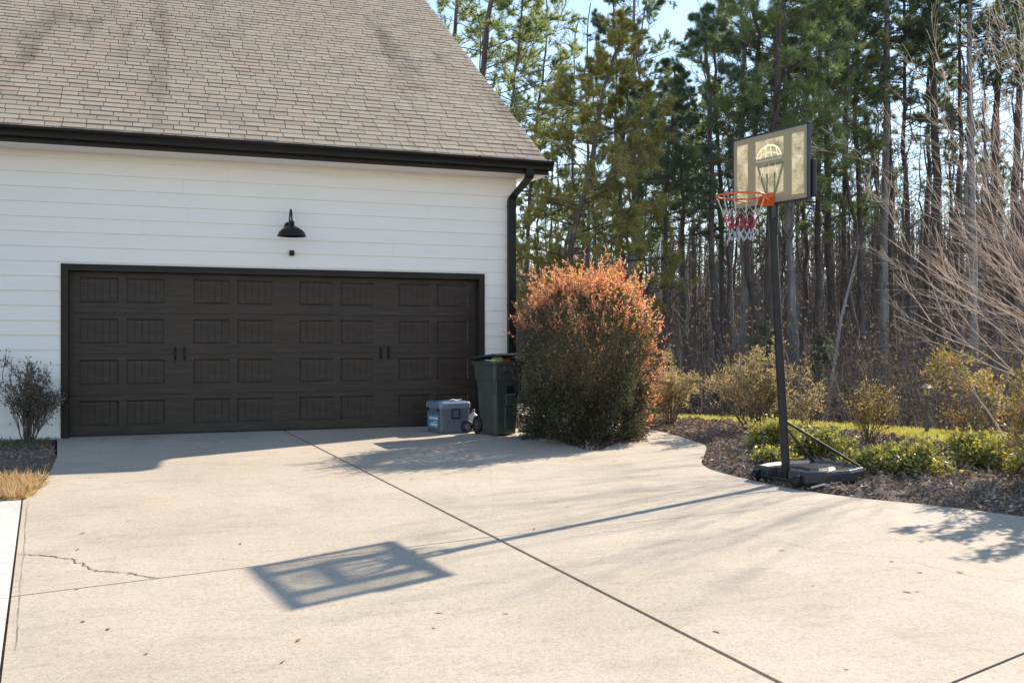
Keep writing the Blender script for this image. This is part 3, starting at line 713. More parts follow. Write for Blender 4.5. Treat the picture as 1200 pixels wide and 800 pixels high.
m.build('base_tank', pbr('tank_plastic', (.03, .034, .042), (.04, .044, .05), 6, .3, .3, 14, spec=.5, bdist=.006), hoop, bevel=.01, segs=3)
for x in (-.27, .27):
    m = MB(); lathe(m, [(0, -.025), (.055, -.025), (.062, -.018), (.062, .018), (.055, .025), (0, .025)], (x, -.13, .06), 20, axis='x'); m.build('wheel', M_black, hoop)
m = MB(); tube(m, [(-.3, -.13, .06), (.3, -.13, .06)], .012, 8); m.build('axle', M_steelpole, hoop)
for x in (-.30, .30):
    m = MB(); tube(m, [(0, -.02, .62 if x > 0 else .56), (x, .72, .15)], .0125, 8); m.build('brace', M_steelpole, hoop)
# board local: centre, facing -y
BWd, BHt = 1.12, .74; bz = 3.105; by = -.235
bc = (0, by, bz)
KX, KZ = .88, .96
def bx(m, x0, x1, z0, z1, y0, y1, mi=0): box(m, (x0*KX, by+y0, bz+z0*KZ), (x1*KX, by+y1, bz+z1*KZ), mi)
hw, hh = BWd/2, BHt/2
bd = MB(); wins = [(-.505, -.325, -.31, .30), (-.215, .215, -.27, .045), (-.215, .215, .115, .30), (.325, .505, -.31, .30)]
wb, dk = .0, .028
# tan face plates around windows, 4 mm proud of the pane
for x0, x1 in ((-hw+.012, -.505), (-.325, -.215), (.215, .325), (.505, hw-.012)): bx(bd, x0, x1, -.31, .30, -.006, .004)
bx(bd, -hw+.012, hw-.012, -hh+.012, -.31, -.006, .004); bx(bd, -hw+.012, hw-.012, .30, hh-.012, -.006, .004)
bx(bd, -.215, .215, .045, .115, -.006, .004); bx(bd, -.215, .215, -.31, -.27, -.006, .004)
board = bd.build('backboard', M_face, hoop)
m = MB(); bx(m, -hw+.01, hw-.01, -hh+.01, hh-.01, .006, .010); m.build('pane', M_pane, board)
m = MB()
bx(m, -hw-.012, hw+.012, hh-.012, hh+.008, -.010, .035); bx(m, -hw-.012, hw+.012, -hh-.008, -hh+.012, -.010, .035)
bx(m, -hw-.012, -hw+.012, -hh+.012, hh-.012, -.010, .035); bx(m, hw-.012, hw+.008, -hh+.012, hh-.012, -.010, .035)
m.build('board_frame', pbr('frame_blueblack', (.012, .016, .028), (.018, .022, .035), 6, .35), board, bevel=.004)
m = MB(); bx(m, hw-.06, hw+.03, -hh+.02, .02, .038, .085); m.build('side_pad', M_black, board, bevel=.006)
m = MB()   # white half ball marking
yy = by-.0085
def line(pts, w):
    pts = np.array([(p[0]*KX, yy, bz+p[1]*KZ) for p in pts]); t = norm(np.gradient(pts, axis=0)); s = np.stack([-t[:, 2], t[:, 1]*0, t[:, 0]], 1)*w/2; n = len(pts)
    m.add(np.concatenate([pts+s, pts-s]), np.array([(n+i, n+i+1, i+1, i) for i in range(n-1)]))
arc = [(math.cos(a)*.185, .085+math.sin(a)*.15) for a in np.linspace(0, math.pi, 25)]
line(arc, .016); line([(-.19, .085), (.19, .085)], .016)
line([(-.06+.02*math.sin(t*3), .09+t*.13) for t in np.linspace(0, 1, 8)], .011); line([(.06-.03*math.sin(t*2), .09+t*.13) for t in np.linspace(0, 1, 8)], .011)
line([(-.135+.03*t, .09+t*.10) for t in np.linspace(0, 1, 4)], .010); line([(.14-.03*t, .09+t*.10) for t in np.linspace(0, 1, 4)], .010)
line([(.16*math.cos(a), .095+.065*math.sin(a)) for a in np.linspace(.15, math.pi-.15, 14)], .010)
for x0, x1 in ((-.07, -.13), (.0, .0), (.09, .13)): line([(x0+(x1-x0)*t, .06-t*.16) for t in np.linspace(0, 1, 5)], .006)
m.build('ball_marking', M_bwhite, board)
m = MB()
for s_ in (-1, 1): tube(m, [(s_*.03, by+.05, bz-.30), (s_*.17, by+.045, bz+.06)], .013, 6)
tube(m, [(-.17, by+.045, bz+.06), (.17, by+.045, bz+.06)], .012, 6)
for s_ in (-1, 1):
    tube(m, [(s_*.035, -.17, 2.45), (s_*.035, by+.06, bz-.28)], .012, 6); tube(m, [(s_*.05, -.185, 2.60), (s_*.05, by+.06, bz-.02)], .012, 6)
m.build('support_arm', M_steelpole, hoop)
RZm = -.30; rc = (0, by-.15-.2286, bz+RZm)
m = MB(); box(m, (-.075, by-.03, bz+RZm-.07), (.075, by-.008, bz+RZm+.055)); box(m, (-.06, by-.15, bz+RZm-.012), (.06, by-.03, bz+RZm+.008)); box(m, (-.075, by-.1, bz+RZm-.06), (-.06, by-.03, bz+RZm-.0125)); box(m, (.06, by-.1, bz+RZm-.06), (.075, by-.03, bz+RZm-.0125)); m.build('rim_bracket', M_orange, hoop, bevel=.003)
m = MB(); th = np.linspace(0, 2*math.pi, 41)[:-1]
ring = [(rc[0]+.2286*math.cos(a), rc[1]+.2286*math.sin(a), rc[2]) for a in np.linspace(0, 2*math.pi, 41)]
tube(m, ring, .0095, 8, caps=False)
for a in np.linspace(0, 2*math.pi, 13)[:-1]:
    x = rc[0]+.2286*math.cos(a); y = rc[1]+.2286*math.sin(a); tube(m, [(x, y, rc[2]-.008), (x, y, rc[2]-.022)], .004, 5)
brk = [(-.06, by-.03, rc[2]-.05), (-.16, rc[1]+.17, rc[2]-.03), (-.19, rc[1]+.1, rc[2]-.012)]; tube(m, brk, .006, 6); tube(m, [(-p[0], p[1], p[2]) for p in brk], .006, 6)
m.build('rim', M_orange, hoop)
# net
m = MB(); NL = 12
lev = [(.225, -.02), (.205, -.10), (.165, -.19), (.135, -.255), (.115, -.315), (.11, -.37), (.12, -.425)]
def np_(i, l):
    r_, z = lev[l]; a = (i+.5*(l % 2))*2*math.pi/NL; return np.array([rc[0]+r_*math.cos(a)+.008*math.sin(i*3+l), rc[1]+r_*math.sin(a), rc[2]+z+.01*math.sin(i*2.3+l)])
def strand(a, b, mi, r_=.0042):
    mid = (a+b)/2+np.array([0, 0, -.006]); tube(m, [a, mid, b], r_, 5, mi)
for i in range(NL):
    strand(np_(i, 0), np.array(np_(i, 0))*0+np_(i, 2)*.5+np_(i, 0)*.5, 0); strand(np_(i, 2)*.5+np_(i, 0)*.5, np_(i, 2), 0)
    j = (i+1) % NL
    a, b = np_(i, 1+0), np_(j, 1)
    for l in range(2, 6):
        mi = (0, 0, 1, 1, 2, 2)[l]
        if l % 2 == 0: strand(np_(i, l), np_(i, l+1), mi); strand(np_(j, l), np_(i, l+1), mi)
        else: strand(np_(i, l), np_(j, l+1), mi); strand(np_(i, l), np_(i, l+1), mi)
    p, q_ = np_(i, 2), np_(j, 2)
    tube(m, [p, (p+q_)/2+np.array([0, 0, .06]), q_], .004, 5, 0)
net = m.build('net', [M_netw, M_netr, M_netb], hoop)

# ------------------------------------------------------------------ plants
def grow(rs, p, d, L, r, lev, maxlev, out, tips, spread=.5, up=.1, kids=(3, 5), nseg=4, ratio=.62, wob=.12, first=.25):
    p = np.array(p, float); d = np.array(d, float)/np.linalg.norm(d); st = L/nseg; pts = [p.copy()]
    for i in range(nseg):
        d = d+rs.normal(size=3)*wob+np.array([0, 0, up]); d /= np.linalg.norm(d)
        q = p+d*st; ra = r*(1-.8*i/nseg); rb = r*(1-.8*(i+1)/nseg); out.append((p, q, ra, rb, lev)); p = q; pts.append((p.copy()))
        if lev == maxlev or i == nseg-1: tips.append((p.copy(), d.copy(), lev))
    if lev < maxlev:
        for k in range(rs.randint(kids[0], kids[1]+1)):
            t = rs.uniform(first, 1)*nseg; i = min(int(t), nseg-1); b = pts[i]+(pts[i+1]-pts[i])*(t-i)
            dd = (pts[i+1]-pts[i])/st+norm(rs.normal(size=3))*spread*rs.uniform(.6, 1.4)
            grow(rs, b, dd, L*ratio*rs.uniform(.7, 1.15)*(1.15-.5*t/nseg), r*.55, lev+1, maxlev, out, tips, spread, up, kids, nseg, ratio, wob, first)
def seg_mesh(mb, out, n_by=(6, 4, 3, 3, 3), rmin=.0015, mi=0):
    for lv in set(o[4] for o in out):
        s = [o for o in out if o[4] == lv]
        segs(mb, [o[0] for o in s], [o[1] for o in s], np.maximum([o[2] for o in s], rmin), np.maximum([o[3] for o in s], rmin), n_by[min(lv, 4)], mi)

def shrub(name, loc, rx, ry, h, nst, leafn, leafL, leafW, lmat, tmat, label, cat='shrub', group=None, seed=1, maxlev=3, spread=.55, droop=.0, stemr=.012, rmin=.002, shell=.5, extra=None, low=.15, kids=(3, 5)):
    rs = np.random.RandomState(seed); root = empty(name, loc, 0, label, cat, group); out = []; tips = []
    for i in range(nst):
        a = rs.uniform(0, 2*math.pi); t = rs.uniform(.1, 1)
        d = np.array([math.cos(a)*rx*t, math.sin(a)*ry*t, h*rs.uniform(.6, 1)*(1-.35*t*t)]); L = np.linalg.norm(d)
        grow(rs, (math.cos(a)*rx*.12*t, math.sin(a)*ry*.12*t, -.03), d+np.array([0, 0, .25*h]), L*.72, stemr, 0, maxlev, out, tips, spread, droop, kids, 4, .55, .13)
    m = MB(); seg_mesh(m, out, rmin=rmin); m.build('stems', tmat, root)
    T = np.array([t[0] for t in tips]); D = np.array([t[1] for t in tips])
    k = T[:, 2] > low*h; T, D = T[k], D[k]
    if leafn and len(T):
        idx = RS.randint(0, len(T), leafn); Pp = T[idx]+RS.normal(size=(leafn, 3))*.035-D[idx]*RS.uniform(0, .12, (leafn, 1))
        m = MB(); leaves(m, Pp, D[idx]+RS.normal(size=(leafn, 3))*.75, leafL*RS.uniform(.6, 1.3, leafn), leafW*RS.uniform(.7, 1.3, leafn), 0)
        m.build('foliage', lmat, root)
    return root, T, D

M_bushg = leafmat('bush_leaf', [(.04, .05, .025), (.065, .075, .03), (.09, .06, .045), (.06, .085, .03), (.14, .10, .08)], .4, .06, 1.3)
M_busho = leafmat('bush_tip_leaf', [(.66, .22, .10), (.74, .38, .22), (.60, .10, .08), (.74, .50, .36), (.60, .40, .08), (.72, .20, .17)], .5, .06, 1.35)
M_gard = leafmat('evergreen_leaf', [(.11, .13, .03), (.20, .22, .035), (.32, .31, .045), (.46, .40, .07), (.2, .15, .05)], .45, .14, 1.5)
M_tanl = leafmat('tan_leaf', [(.36, .26, .15), (.48, .37, .23), (.3, .27, .1), (.42, .3, .19), (.22, .2, .07)], .4, .06)
M_redl = leafmat('red_green_leaf', [(.42, .12, .06), (.2, .22, .05), (.32, .3, .06), (.5, .28, .1), (.46, .38, .2)], .45, .08)
M_darkl = leafmat('purple_leaf', [(.10, .08, .07), (.14, .10, .08), (.10, .11, .055), (.2, .13, .09)], .3, .08)

# big bush at the garage corner
def big_bush():
    rs = np.random.RandomState(5); c = P(686, 400, 13.0); c = np.array([c[0], c[1], SL*min(c[1], 0)])
    root = empty('large_bush', (c[0]+.02, c[1], c[2]), 0, 'large rounded bush with orange red tips beside the garage corner', 'bush')
    out = []; tips = []
    for i in range(46):
        a = rs.uniform(0, 2*math.pi); t = rs.uniform(0, 1)**.6
        d = np.array([math.cos(a)*.92*t, math.sin(a)*.85*t, 2.0*(1-.42*t**2.2)]); L = np.linalg.norm(d)
        grow(rs, (math.cos(a)*.25*t, math.sin(a)*.25*t, -.03), d+np.array([0, 0, .5]), L*.62, .013, 0, 3, out, tips, .55, .03, (4, 5), 4, .5, .1, .12)
    m = MB(); seg_mesh(m, out, rmin=.0022); m.build('stems', M_twigb, root)
    T = np.array([t[0] for t in tips]); D = np.array([t[1] for t in tips])
    # filler points through the crown volume
    n = 50000; a = RS.uniform(0, 2*math.pi, n); z = np.where(RS.rand(n) < .35, RS.uniform(.0, .75, n), RS.uniform(.04, 2.02, n))
    prof = np.interp(z, [.1, .4, .9, 1.4, 1.75, 2.02], [.86, .92, .94, .92, .80, .45])*(1+.10*np.sin(a*5+z*4)+.09*np.sin(a*9-z*7)+.05*np.sin(a*17+z*13))
    r_ = prof*RS.uniform(.3, 1, n)**.38; F_ = np.stack([r_*np.cos(a), r_*np.sin(a), z+.08*np.sin(a*4)], 1); FD = np.stack([np.cos(a), np.sin(a), .5+z*.3], 1)
    m = MB(); idx = RS.randint(0, len(T), 9000)
    leaves(m, F_, FD+RS.normal(size=(n, 3))*.8, RS.uniform(.03, .07, n), RS.uniform(.013, .025, n))
    m.build('foliage', M_bushg, root)
    # new growth: orange tips, with sunlit glow painted in on top and sunward side
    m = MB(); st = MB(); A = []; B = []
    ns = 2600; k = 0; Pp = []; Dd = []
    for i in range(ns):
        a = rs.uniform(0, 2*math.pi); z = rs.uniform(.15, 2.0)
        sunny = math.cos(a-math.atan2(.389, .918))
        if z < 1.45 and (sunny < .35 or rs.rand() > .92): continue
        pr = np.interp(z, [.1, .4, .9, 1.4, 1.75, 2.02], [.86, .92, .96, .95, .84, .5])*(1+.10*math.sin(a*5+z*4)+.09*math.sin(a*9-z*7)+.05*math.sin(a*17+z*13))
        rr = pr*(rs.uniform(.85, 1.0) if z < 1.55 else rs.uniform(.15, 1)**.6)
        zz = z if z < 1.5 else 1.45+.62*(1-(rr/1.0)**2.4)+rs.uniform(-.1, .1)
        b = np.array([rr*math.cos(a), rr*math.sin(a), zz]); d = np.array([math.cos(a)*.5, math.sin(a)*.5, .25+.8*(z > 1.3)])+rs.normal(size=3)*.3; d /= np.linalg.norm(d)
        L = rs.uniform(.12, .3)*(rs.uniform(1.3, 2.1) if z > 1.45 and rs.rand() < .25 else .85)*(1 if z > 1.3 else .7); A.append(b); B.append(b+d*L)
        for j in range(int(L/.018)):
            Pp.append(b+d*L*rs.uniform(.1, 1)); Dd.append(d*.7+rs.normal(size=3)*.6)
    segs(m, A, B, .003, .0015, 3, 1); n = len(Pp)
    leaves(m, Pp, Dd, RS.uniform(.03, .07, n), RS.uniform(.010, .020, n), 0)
    m.build('sunlit_new_growth', [M_busho, M_twigb], root); root.scale = (.90, .90, .97)
big_bush()

# low evergreens along the driveway
def low(px, Z, rx, ry, h, seed, label, n=3600):
    return shrub('evergreen_shrub', at(px, Z, -.02), rx, ry, h, 26, n, .055, .026, M_gard, M_twigb, label, 'shrub', 'low glossy evergreen shrubs in the mulch bed', seed, 2, .8, .02, .008, .002, low=.08, kids=(4, 6))
low(905, 11.9, .42, .42, .60, 21, 'yellow green evergreen shrub left of and behind the hoop pole', 3400)
low(962, 11.4, .50, .45, .52, 22, 'low evergreen shrub directly behind the hoop base')
low(1018, 10.35, .40, .36, .36, 23, 'small evergreen shrub touching the right end of the hoop base', 2600)
low(1066, 10.3, .50, .45, .46, 24, 'glossy evergreen shrub at the bed edge right of the hoop base')
low(1145, 10.9, .55, .48, .50, 25, 'dark green evergreen shrub in front of the bird feeder and grass strip', 4200)
low(1215, 10.2, .40, .40, .42, 26, 'evergreen shrub cut by the right edge of the photo')
low(905, 10.95, .28, .25, .30, 27, 'little evergreen tuft just behind the left end of the hoop base', 1200)
# taller loose shrubs
shrub('deciduous_shrub', at(787, 14.6), .56, .5, 1.25, 18, 3600, .055, .016, M_tanl, M_twigb, 'tan leaved upright shrub just right of the big orange bush', 'shrub', None, 31, 3, .5, .03, .010, .002, kids=(3, 4))
shrub('deciduous_shrub', at(888, 13.9), 1.12, .8, 1.38, 28, 6200, .055, .016, M_tanl, M_twigb, 'wide tan leaved shrub directly left of and behind the hoop pole', 'shrub', None, 32, 3, .5, .03, .012, .002, kids=(3, 4))
shrub('twiggy_shrub', at(948, 13.6), .35, .35, .95, 9, 380, .05, .02, M_tanl, M_twigb, 'thin leggy shrub showing just right of the hoop pole', 'shrub', None, 33, 3, .5, .03, .007, .002, kids=(2, 3))
shrub('twiggy_shrub', at(1018, 12.7), .55, .5, 1.12, 20, 1700, .045, .014, M_redl, M_twigb, 'reddish brown nearly bare twiggy shrub above the right end of the hoop base', 'shrub', None, 34, 3, .5, .04, .007, .002, kids=(3, 4))
shrub('twiggy_shrub', at(1150, 12.1), .6, .5, 1.1, 18, 700, .045, .014, M_redl, M_twigb, 'bare spindly shrub right of the bird feeder', 'shrub', None, 35, 3, .5, .03, .007, .002, kids=(3, 4))
# leaning shrub with a leafy head
rs = np.random.RandomState(44); o_ = []; t_ = []
base = at(1190, 11.3); root = empty('leaning_shrub', base, 0, 'tall shrub leaning left with a leafy red and green head over the feeder', 'shrub')
head = np.array(P(1112, 437, 11.8))-np.array(base)
pts = smooth_pts([(0, 0, 0), head*np.array([.3, .3, .45]), head*np.array([.7, .7, .85]), head], 5)
m = MB(); tube(m, pts, np.linspace(.014, .005, len(pts)), 6)
for k in range(26):
    b = pts[RS.randint(8, len(pts))]; grow(rs, b, norm(head)*.8+rs.normal(size=3)*.6+np.array([0, 0, .1]), .22, .004, 2, 3, o_, t_, .7, .0, (2, 3), 3, .6)
seg_mesh(m, o_); m.build('stems', M_twigp, root)
T = np.array([t[0] for t in t_]); D = np.array([t[1] for t in t_]); i_ = RS.randint(0, len(T), 900)
m = MB(); leaves(m, T[i_]+RS.normal(size=(900, 3))*.06, D[i_]+RS.normal(size=(900, 3))*.8, RS.uniform(.04, .08, 900), RS.uniform(.014, .024, 900)); m.build('foliage', M_redl, root)
shrub('tall_shrub', at(1222, 9.7), .55, .5, 1.62, 20, 4200, .06, .02, M_redl, M_twigp, 'tall loose shrub with red and yellow leaves at the right edge', 'shrub', None, 37, 3, .45, .05, .010, .002, kids=(3, 4))
shrub('leafy_shrub', at(1318, 9.9), .62, .55, 2.75, 26, 9000, .085, .036, M_gard, M_twigb, 'leafy evergreen shrub just beyond the right edge casting mottled shade', 'shrub', None, 46, 3, .5, .04, .012, .003, kids=(3, 4))
shrub('bare_shrub', (G(22, 531)[0], -.42, -.02),   .44, .36, 1.36, 26, 2300, .038, .019, M_darkl, M_twigd, 'small purplish brown shrub in front of the white siding at far left', 'shrub', None, 41, 3, .42, .06, .009, .0022, kids=(3, 4))

# crape myrtle, trunk outside the frame on the right
def crape():
    rs = np.random.RandomState(9); base = at(1325, 14.2); root = empty('bare_crape_tree', base, 0, 'bare multi stemmed small tree with pale arching twigs at the right edge', 'tree')
    out = []; tips = []
    for i in range(9):
        a = i*2*math.pi/9+rs.uniform(-.25, .25); el = R(rs.uniform(28, 78))
        d = np.array([math.cos(a)*math.cos(el), math.sin(a)*math.cos(el), math.sin(el)])
        grow(rs, (math.cos(a)*.08, math.sin(a)*.08, .0), d, rs.uniform(3.3, 4.6), .016, 0, 3, out, tips, .42, .015, (3, 5), 8, .5, .045, .22)
    lt = -RGT
    for i in range(20):   # limbs reaching over the bed towards the driveway
        el = R(27+i*2.9); az = rs.uniform(-.5, .45); h = np.array([lt[0]*math.cos(az)-lt[1]*math.sin(az), lt[0]*math.sin(az)+lt[1]*math.cos(az), 0])
        d = h*math.cos(el)+np.array([0, 0, math.sin(el)])
        grow(rs, (0, 0, .8+.02*i), d, rs.uniform(2.5, 3.2)+3.0*math.sin(el)**2, .0072, 1, 3, out, tips, .42, .012, (6, 9), 9, .42, .085, .2)
    m = MB(); seg_mesh(m, [o for o in out if o[4] == 0], (7,)); m.build('trunk', M_twigp, root)
    m = MB(); seg_mesh(m, [o for o in out if o[4] > 0], rmin=.0022); m.build('branches', M_twigp, root)
crape()

# bird feeder
fp = at(1086, 14.2)
bf = empty('bird_feeder', fp, R(10), 'small pale roofed bird feeder on a dark post behind the bed', 'bird feeder'); bf.scale = (.52, .52, .92)
m = MB(); box(m, (-.035, -.035, 0), (.035, .035, .56)); m.build('post', M_twigd, bf)
m = MB(); box(m, (-.10, -.10, .56), (.10, .10, .58)); m.build('tray', M_twigb, bf)
m = MB()
for sx in (-1, 1):
    for sy in (-1, 1): box(m, (sx*.075-.008, sy*.075-.008, .58), (sx*.075+.008, sy*.075+.008, .69))
m.build('frame', M_twigb, bf)
m = MB(); box(m, (-.065, -.065, .58), (.065, .065, .68)); m.build('seed_box', M_tan, bf)
m = MB(); loft(m, [[(-.13, -.13, .69), (.13, -.13, .69), (.13, .13, .69), (-.13, .13, .69)], [(-.05, -.05, .75), (.05, -.05, .75), (.05, .05, .75), (-.05, .05, .75)]]); m.build('roof', M_tan, bf)

# edging stones by the bush, twig on mulch, leaves on the driveway
M_stone = pbr('edging_stone', (.24, .22, .2), (.16, .15, .14), 9, .9, .6, 40)
for i, (px, py, s_, lb) in enumerate([(616, 505.5, (.17, .08, .04), 'flat grey edging stone nearest the trash bin'), (634, 509.5, (.14, .08, .05), 'grey edging stone under the left side of the big bush')]):
    p = G(px, py); o = blob('edging_stone', M_stone, (p[0]+.05, p[1]+.03, p[2]+.02), s_, lb, 'stone', 60+i); o.rotation_euler[2] = .4
p = G(985, 573.5); q_ = G(955, 575.5)
m = MB(); tube(m, [q_+[0, .05, .03], (p+q_)/2+[0, .06, .05], p+[0, .05, .035]], [.010, .014, .007], 6); tag(m.build('fallen_stick', M_twigp), 'pale stick lying on the mulch in front of the hoop base', 'stick')
lf = None; spots = [(282, 637), (91, 644), (97, 625), (116, 631), (262, 655), (98, 728), (127, 737), (172, 766), (665, 594), (626, 620), (483, 561), (91, 690), (900, 577), (916, 645), (1045, 658), (1078, 671), (1125, 671), (953, 686), (486, 647), (515, 718), (508, 736), (593, 719), (331, 776), (350, 750), (1063, 694), (720, 540), (440, 532), (992, 784), (1075, 693), (150, 610), (700, 690), (840, 740)]
for i, (px, py) in enumerate(spots):
    if lf is None:
        m = MB(); V = [(-.03, 0, .004), (-.012, -.013, .010), (.012, -.012, .008), (.034, 0, .012), (.012, .013, .004), (-.012, .013, .005)]
        m.add(V, [(0, 1, 5), (1, 2, 4, 5), (2, 3, 4)], 0, True); m.add([(-.03, -.0012, .004), (-.03, .0012, .004), (-.055, 0, .007)], [(0, 1, 2)]); lf = m.build('dry_leaf', M_dry); o = lf
        tag(lf, 'tiny brown dry leaf lying on the pale concrete driveway', 'leaf', 'dry leaves scattered on the driveway')
    else: o = lf.copy(); COL.objects.link(o)
    o.location = tuple(G(px, py)); o.rotation_euler = (0, 0, random.uniform(0, 6.28)); s_ = random.uniform(.35, .7); o.scale = (s_*random.uniform(.8, 1.6), s_, s_)

# ------------------------------------------------------------------ trees
def pine(name, H, r0, cb, cr, seed, nmat, bmat, dens=1.0, lean=(0, 0), wob=.06, dead=26, shape=1.0, tuft=9, nl=.17, nw=.016, upb=.25, deadL=1.2, elev=.15, spread=.75, deadlo=.12):
    rs = np.random.RandomState(seed); root = empty(name, (0, 0, 0)); n = 26
    zs = np.linspace(-.3, H, n); w = np.cumsum(rs.normal(size=(n, 2))*wob, 0); w -= w[0]
    t = np.clip(zs/H, 0, 1); pts = np.stack([lean[0]*t**1.3*H+w[:, 0], lean[1]*t**1.3*H+w[:, 1], zs], 1)
    rad = r0*(1-.78*t)+.25*r0*np.exp(-zs.clip(0)*1.6)
    m = MB(); tube(m, pts, rad, 9, jit=.07); m.build('trunk', bmat, root)
    out = []; tips = []
    def tp(z): return np.array([np.interp(z, zs, pts[:, k]) for k in range(3)])
    for i in range(dead):
        z = rs.uniform(deadlo*H, cb+.5); a = rs.uniform(0, 6.28); d = np.array([math.cos(a), math.sin(a), rs.uniform(-.15, .55)])
        grow(rs, tp(z), d, rs.uniform(.25, 1)*deadL, .014, 1, 2, out, [], .7, .03, (1, 3), 4, .5, .12)
    nb = int((H-cb)*7*dens)
    for i in range(nb):
        u = (i+rs.uniform(0, 1))/nb; z = cb+(H-cb)*u; a = rs.uniform(0, 6.28)
        L = cr*(.35+.65*math.sin(math.pi*min(1, (u*.8+.22)))**shape)*(1-u*.35)*rs.uniform(.55, 1.1)
        d = np.array([math.cos(a), math.sin(a), elev+u*.5]); tl = []
        grow(rs, tp(z), d, L, .03*(1.1-u), 1, 3, out, tl, spread, upb*.2, (3, 5), 5, .5, .10, .3); tips += tl
    m = MB(); seg_mesh(m, out, (6, 4, 3, 3, 3), rmin=.005); m.build('branches', M_twigd, root)
    if tips:
        k = [t_ for t_ in tips if rs.rand() < (1. if t_[2] > 1 else .5)]
        T = np.array([t_[0] for t_ in k]); D = np.array([t_[1] for t_ in k])
        m = MB(); needles(m, T, D+np.array([0, 0, .25]), tuft, nl, nw, .75); m.build('crown', nmat, root)
    return root
def bare(name, H, r0, seed, bmat, cb=.25, nb=30, L0=2.4, wob=.10, elev=.9, lean=(0, 0)):
    rs = np.random.RandomState(seed); root = empty(name, (0, 0, 0)); n = 24
    zs = np.linspace(-.3, H, n); w = np.cumsum(rs.normal(size=(n, 2))*wob, 0); w -= w[0]; t = np.clip(zs/H, 0, 1)
    pts = np.stack([w[:, 0]+lean[0]*zs, w[:, 1]+lean[1]*zs, zs], 1); m = MB(); tube(m, pts, r0*(1-.85*t)+.004, 7, jit=.05); m.build('trunk', bmat, root); out = []
    for i in range(nb):
        u = rs.uniform(cb, 1); z = H*u; a = rs.uniform(0, 6.28); b = np.array([np.interp(z, zs, pts[:, k]) for k in range(3)])
        grow(rs, b, (math.cos(a), math.sin(a), elev), L0*(1.2-u*.7)*rs.uniform(.5, 1.1), .022*(1.3-u), 1, 3, out, [], .6, .06, (3, 4), 5, .55, .1)
    m = MB(); seg_mesh(m, out, (5, 4, 3, 3, 3), rmin=.0045); m.build('branches', M_twigd, root); return root
used = set()
def place(proto, px, Z, label, group=None, rz=None, s=1.0, cat='tree', sz=None):
    o = proto if proto.name not in used else copy_tree(proto)
    used.add(proto.name); o.location = at(px, Z); o.rotation_euler = (0, 0, random.uniform(0, 6.28) if rz is None else rz); o.scale = (s, s, sz or s)
    tag(o, label, cat, group); return o

Rr = (RGT[0], RGT[1])   # toward the right of the photo
vp = pine('pine_tree', 10.6, .13, 2.6, 2.6, 101, M_needy, M_bark, 1.35, (.22*Rr[0], .22*Rr[1]), .05, 10, 1.0, 15, .17, .014, .1, 1.5, .05)
place(vp, 640, 26.5, 'yellow green pine leaning right, dense crown beside the roof corner', rz=0)
vp2 = pine('pine_tree', 9.6, .12, 2.2, 2.3, 102, M_needy, M_bark, 1.1, (.03, 0), .06, 12, 1.0, 14, .17, .014, .1, 1.5, .0)
place(vp2, 722, 28.0, 'yellow green pine standing upright above the big orange bush', rz=0)
ls = pine('pine_tree', 15.5, .20, 7.8, 3.6, 103, M_need, M_bark, .8, (.10*Rr[0], .10*Rr[1]), .05, 16, .9, 10, .17, .020, .1, 1.6, .12)
place(ls, 532, 30.5, 'tall pine with thick leaning trunk rising behind the roof slope', rz=0)
place(ls, 492, 34, 'pine at the far left, its sprays just clearing the roof edge', rz=.15, s=1.0)
sl = pine('pine_tree', 13.0, .09, 6.6, 2.6, 104, M_need, M_bark, .8, (.09*Rr[0], .09*Rr[1]), .05, 14, .9, 9, .17, .018, .1, 1.4, .12)
place(sl, 566, 29, 'slim leaning pine immediately right of the thick leaning trunk', rz=0)
place(sl, 600, 31.5, 'slim pine whose upper trunk shows through the blue gap by the roof', rz=.3, s=1.02)
lacy = pine('pine_tree', 7.6, .10, 1.6, 2.4, 105, M_need, M_bark, 1.1, (0, 0), .06, 10, .9, 8, .15, .018, .1, 1.2, .1)
place(lacy, 650, 33, 'small lacy pine seen below the gutter end against white sky', rz=1)
place(lacy, 700, 36, 'small lacy pine deeper behind the leaning yellow green pine', rz=2.4, s=1.1)
dk = pine('pine_tree', 13.4, .15, 6.8, 2.3, 106, M_needd, M_bark, .85, (.01, 0), .04, 30, 1.0, 14, .2, .014, .1, 1.6, .1)
place(dk, 773, 30, 'dark blue green pine with straight trunk midway between bush and hoop', rz=.5, s=.80)
place(dk, 748, 34.5, 'dark pine partly hidden behind the yellow green crowns', rz=2.0, s=.86)
place(dk, 806, 32.5, 'dark pine next left of the large pine behind the hoop', rz=3.3, s=.86)
place(dk, 842, 29.5, 'dark pine whose low crown hangs behind the hoop net', rz=4.4, s=.92)
bg = pine('pine_tree', 16.5, .20, 7.0, 3.0, 107, M_need, M_bark, 1.15, (.0, 0), .035, 24, 1.0, 15, .24, .015, .1, 1.6, .12)
place(bg, 906, 29.5, 'largest pine, full green crown directly above the backboard', rz=0)
bg2 = pine('pine_tree', 17.0, .17, 8.0, 2.8, 108, M_need, M_barkp, .9, (.0, 0), .035, 24, 1.0, 14, .24, .015, .1, 1.6, .12)
place(bg2, 929, 32.5, 'full pine with grey trunk just right of the hoop pole', rz=1.2)
place(bg2, 872, 34, 'full pine behind the left part of the backboard', rz=2.6, s=.97)
place(bg, 975, 34, 'green pine whose crown fills the gap right of the backboard', rz=3.9, s=.98)
tp1 = pine('pine_tree', 20.0, .19, 13.2, 2.6, 109, M_needd, M_barkp, .8, (0, 0), .02, 70, 1.0, 9, .2, .022, .1, 2.2, .15, .75, .1)
tp2 = pine('pine_tree', 19.0, .22, 12.6, 2.6, 110, M_needd, M_bark, .8, (.01, 0), .03, 70, 1.0, 9, .2, .022, .1, 2.2, .15, .75, .1)
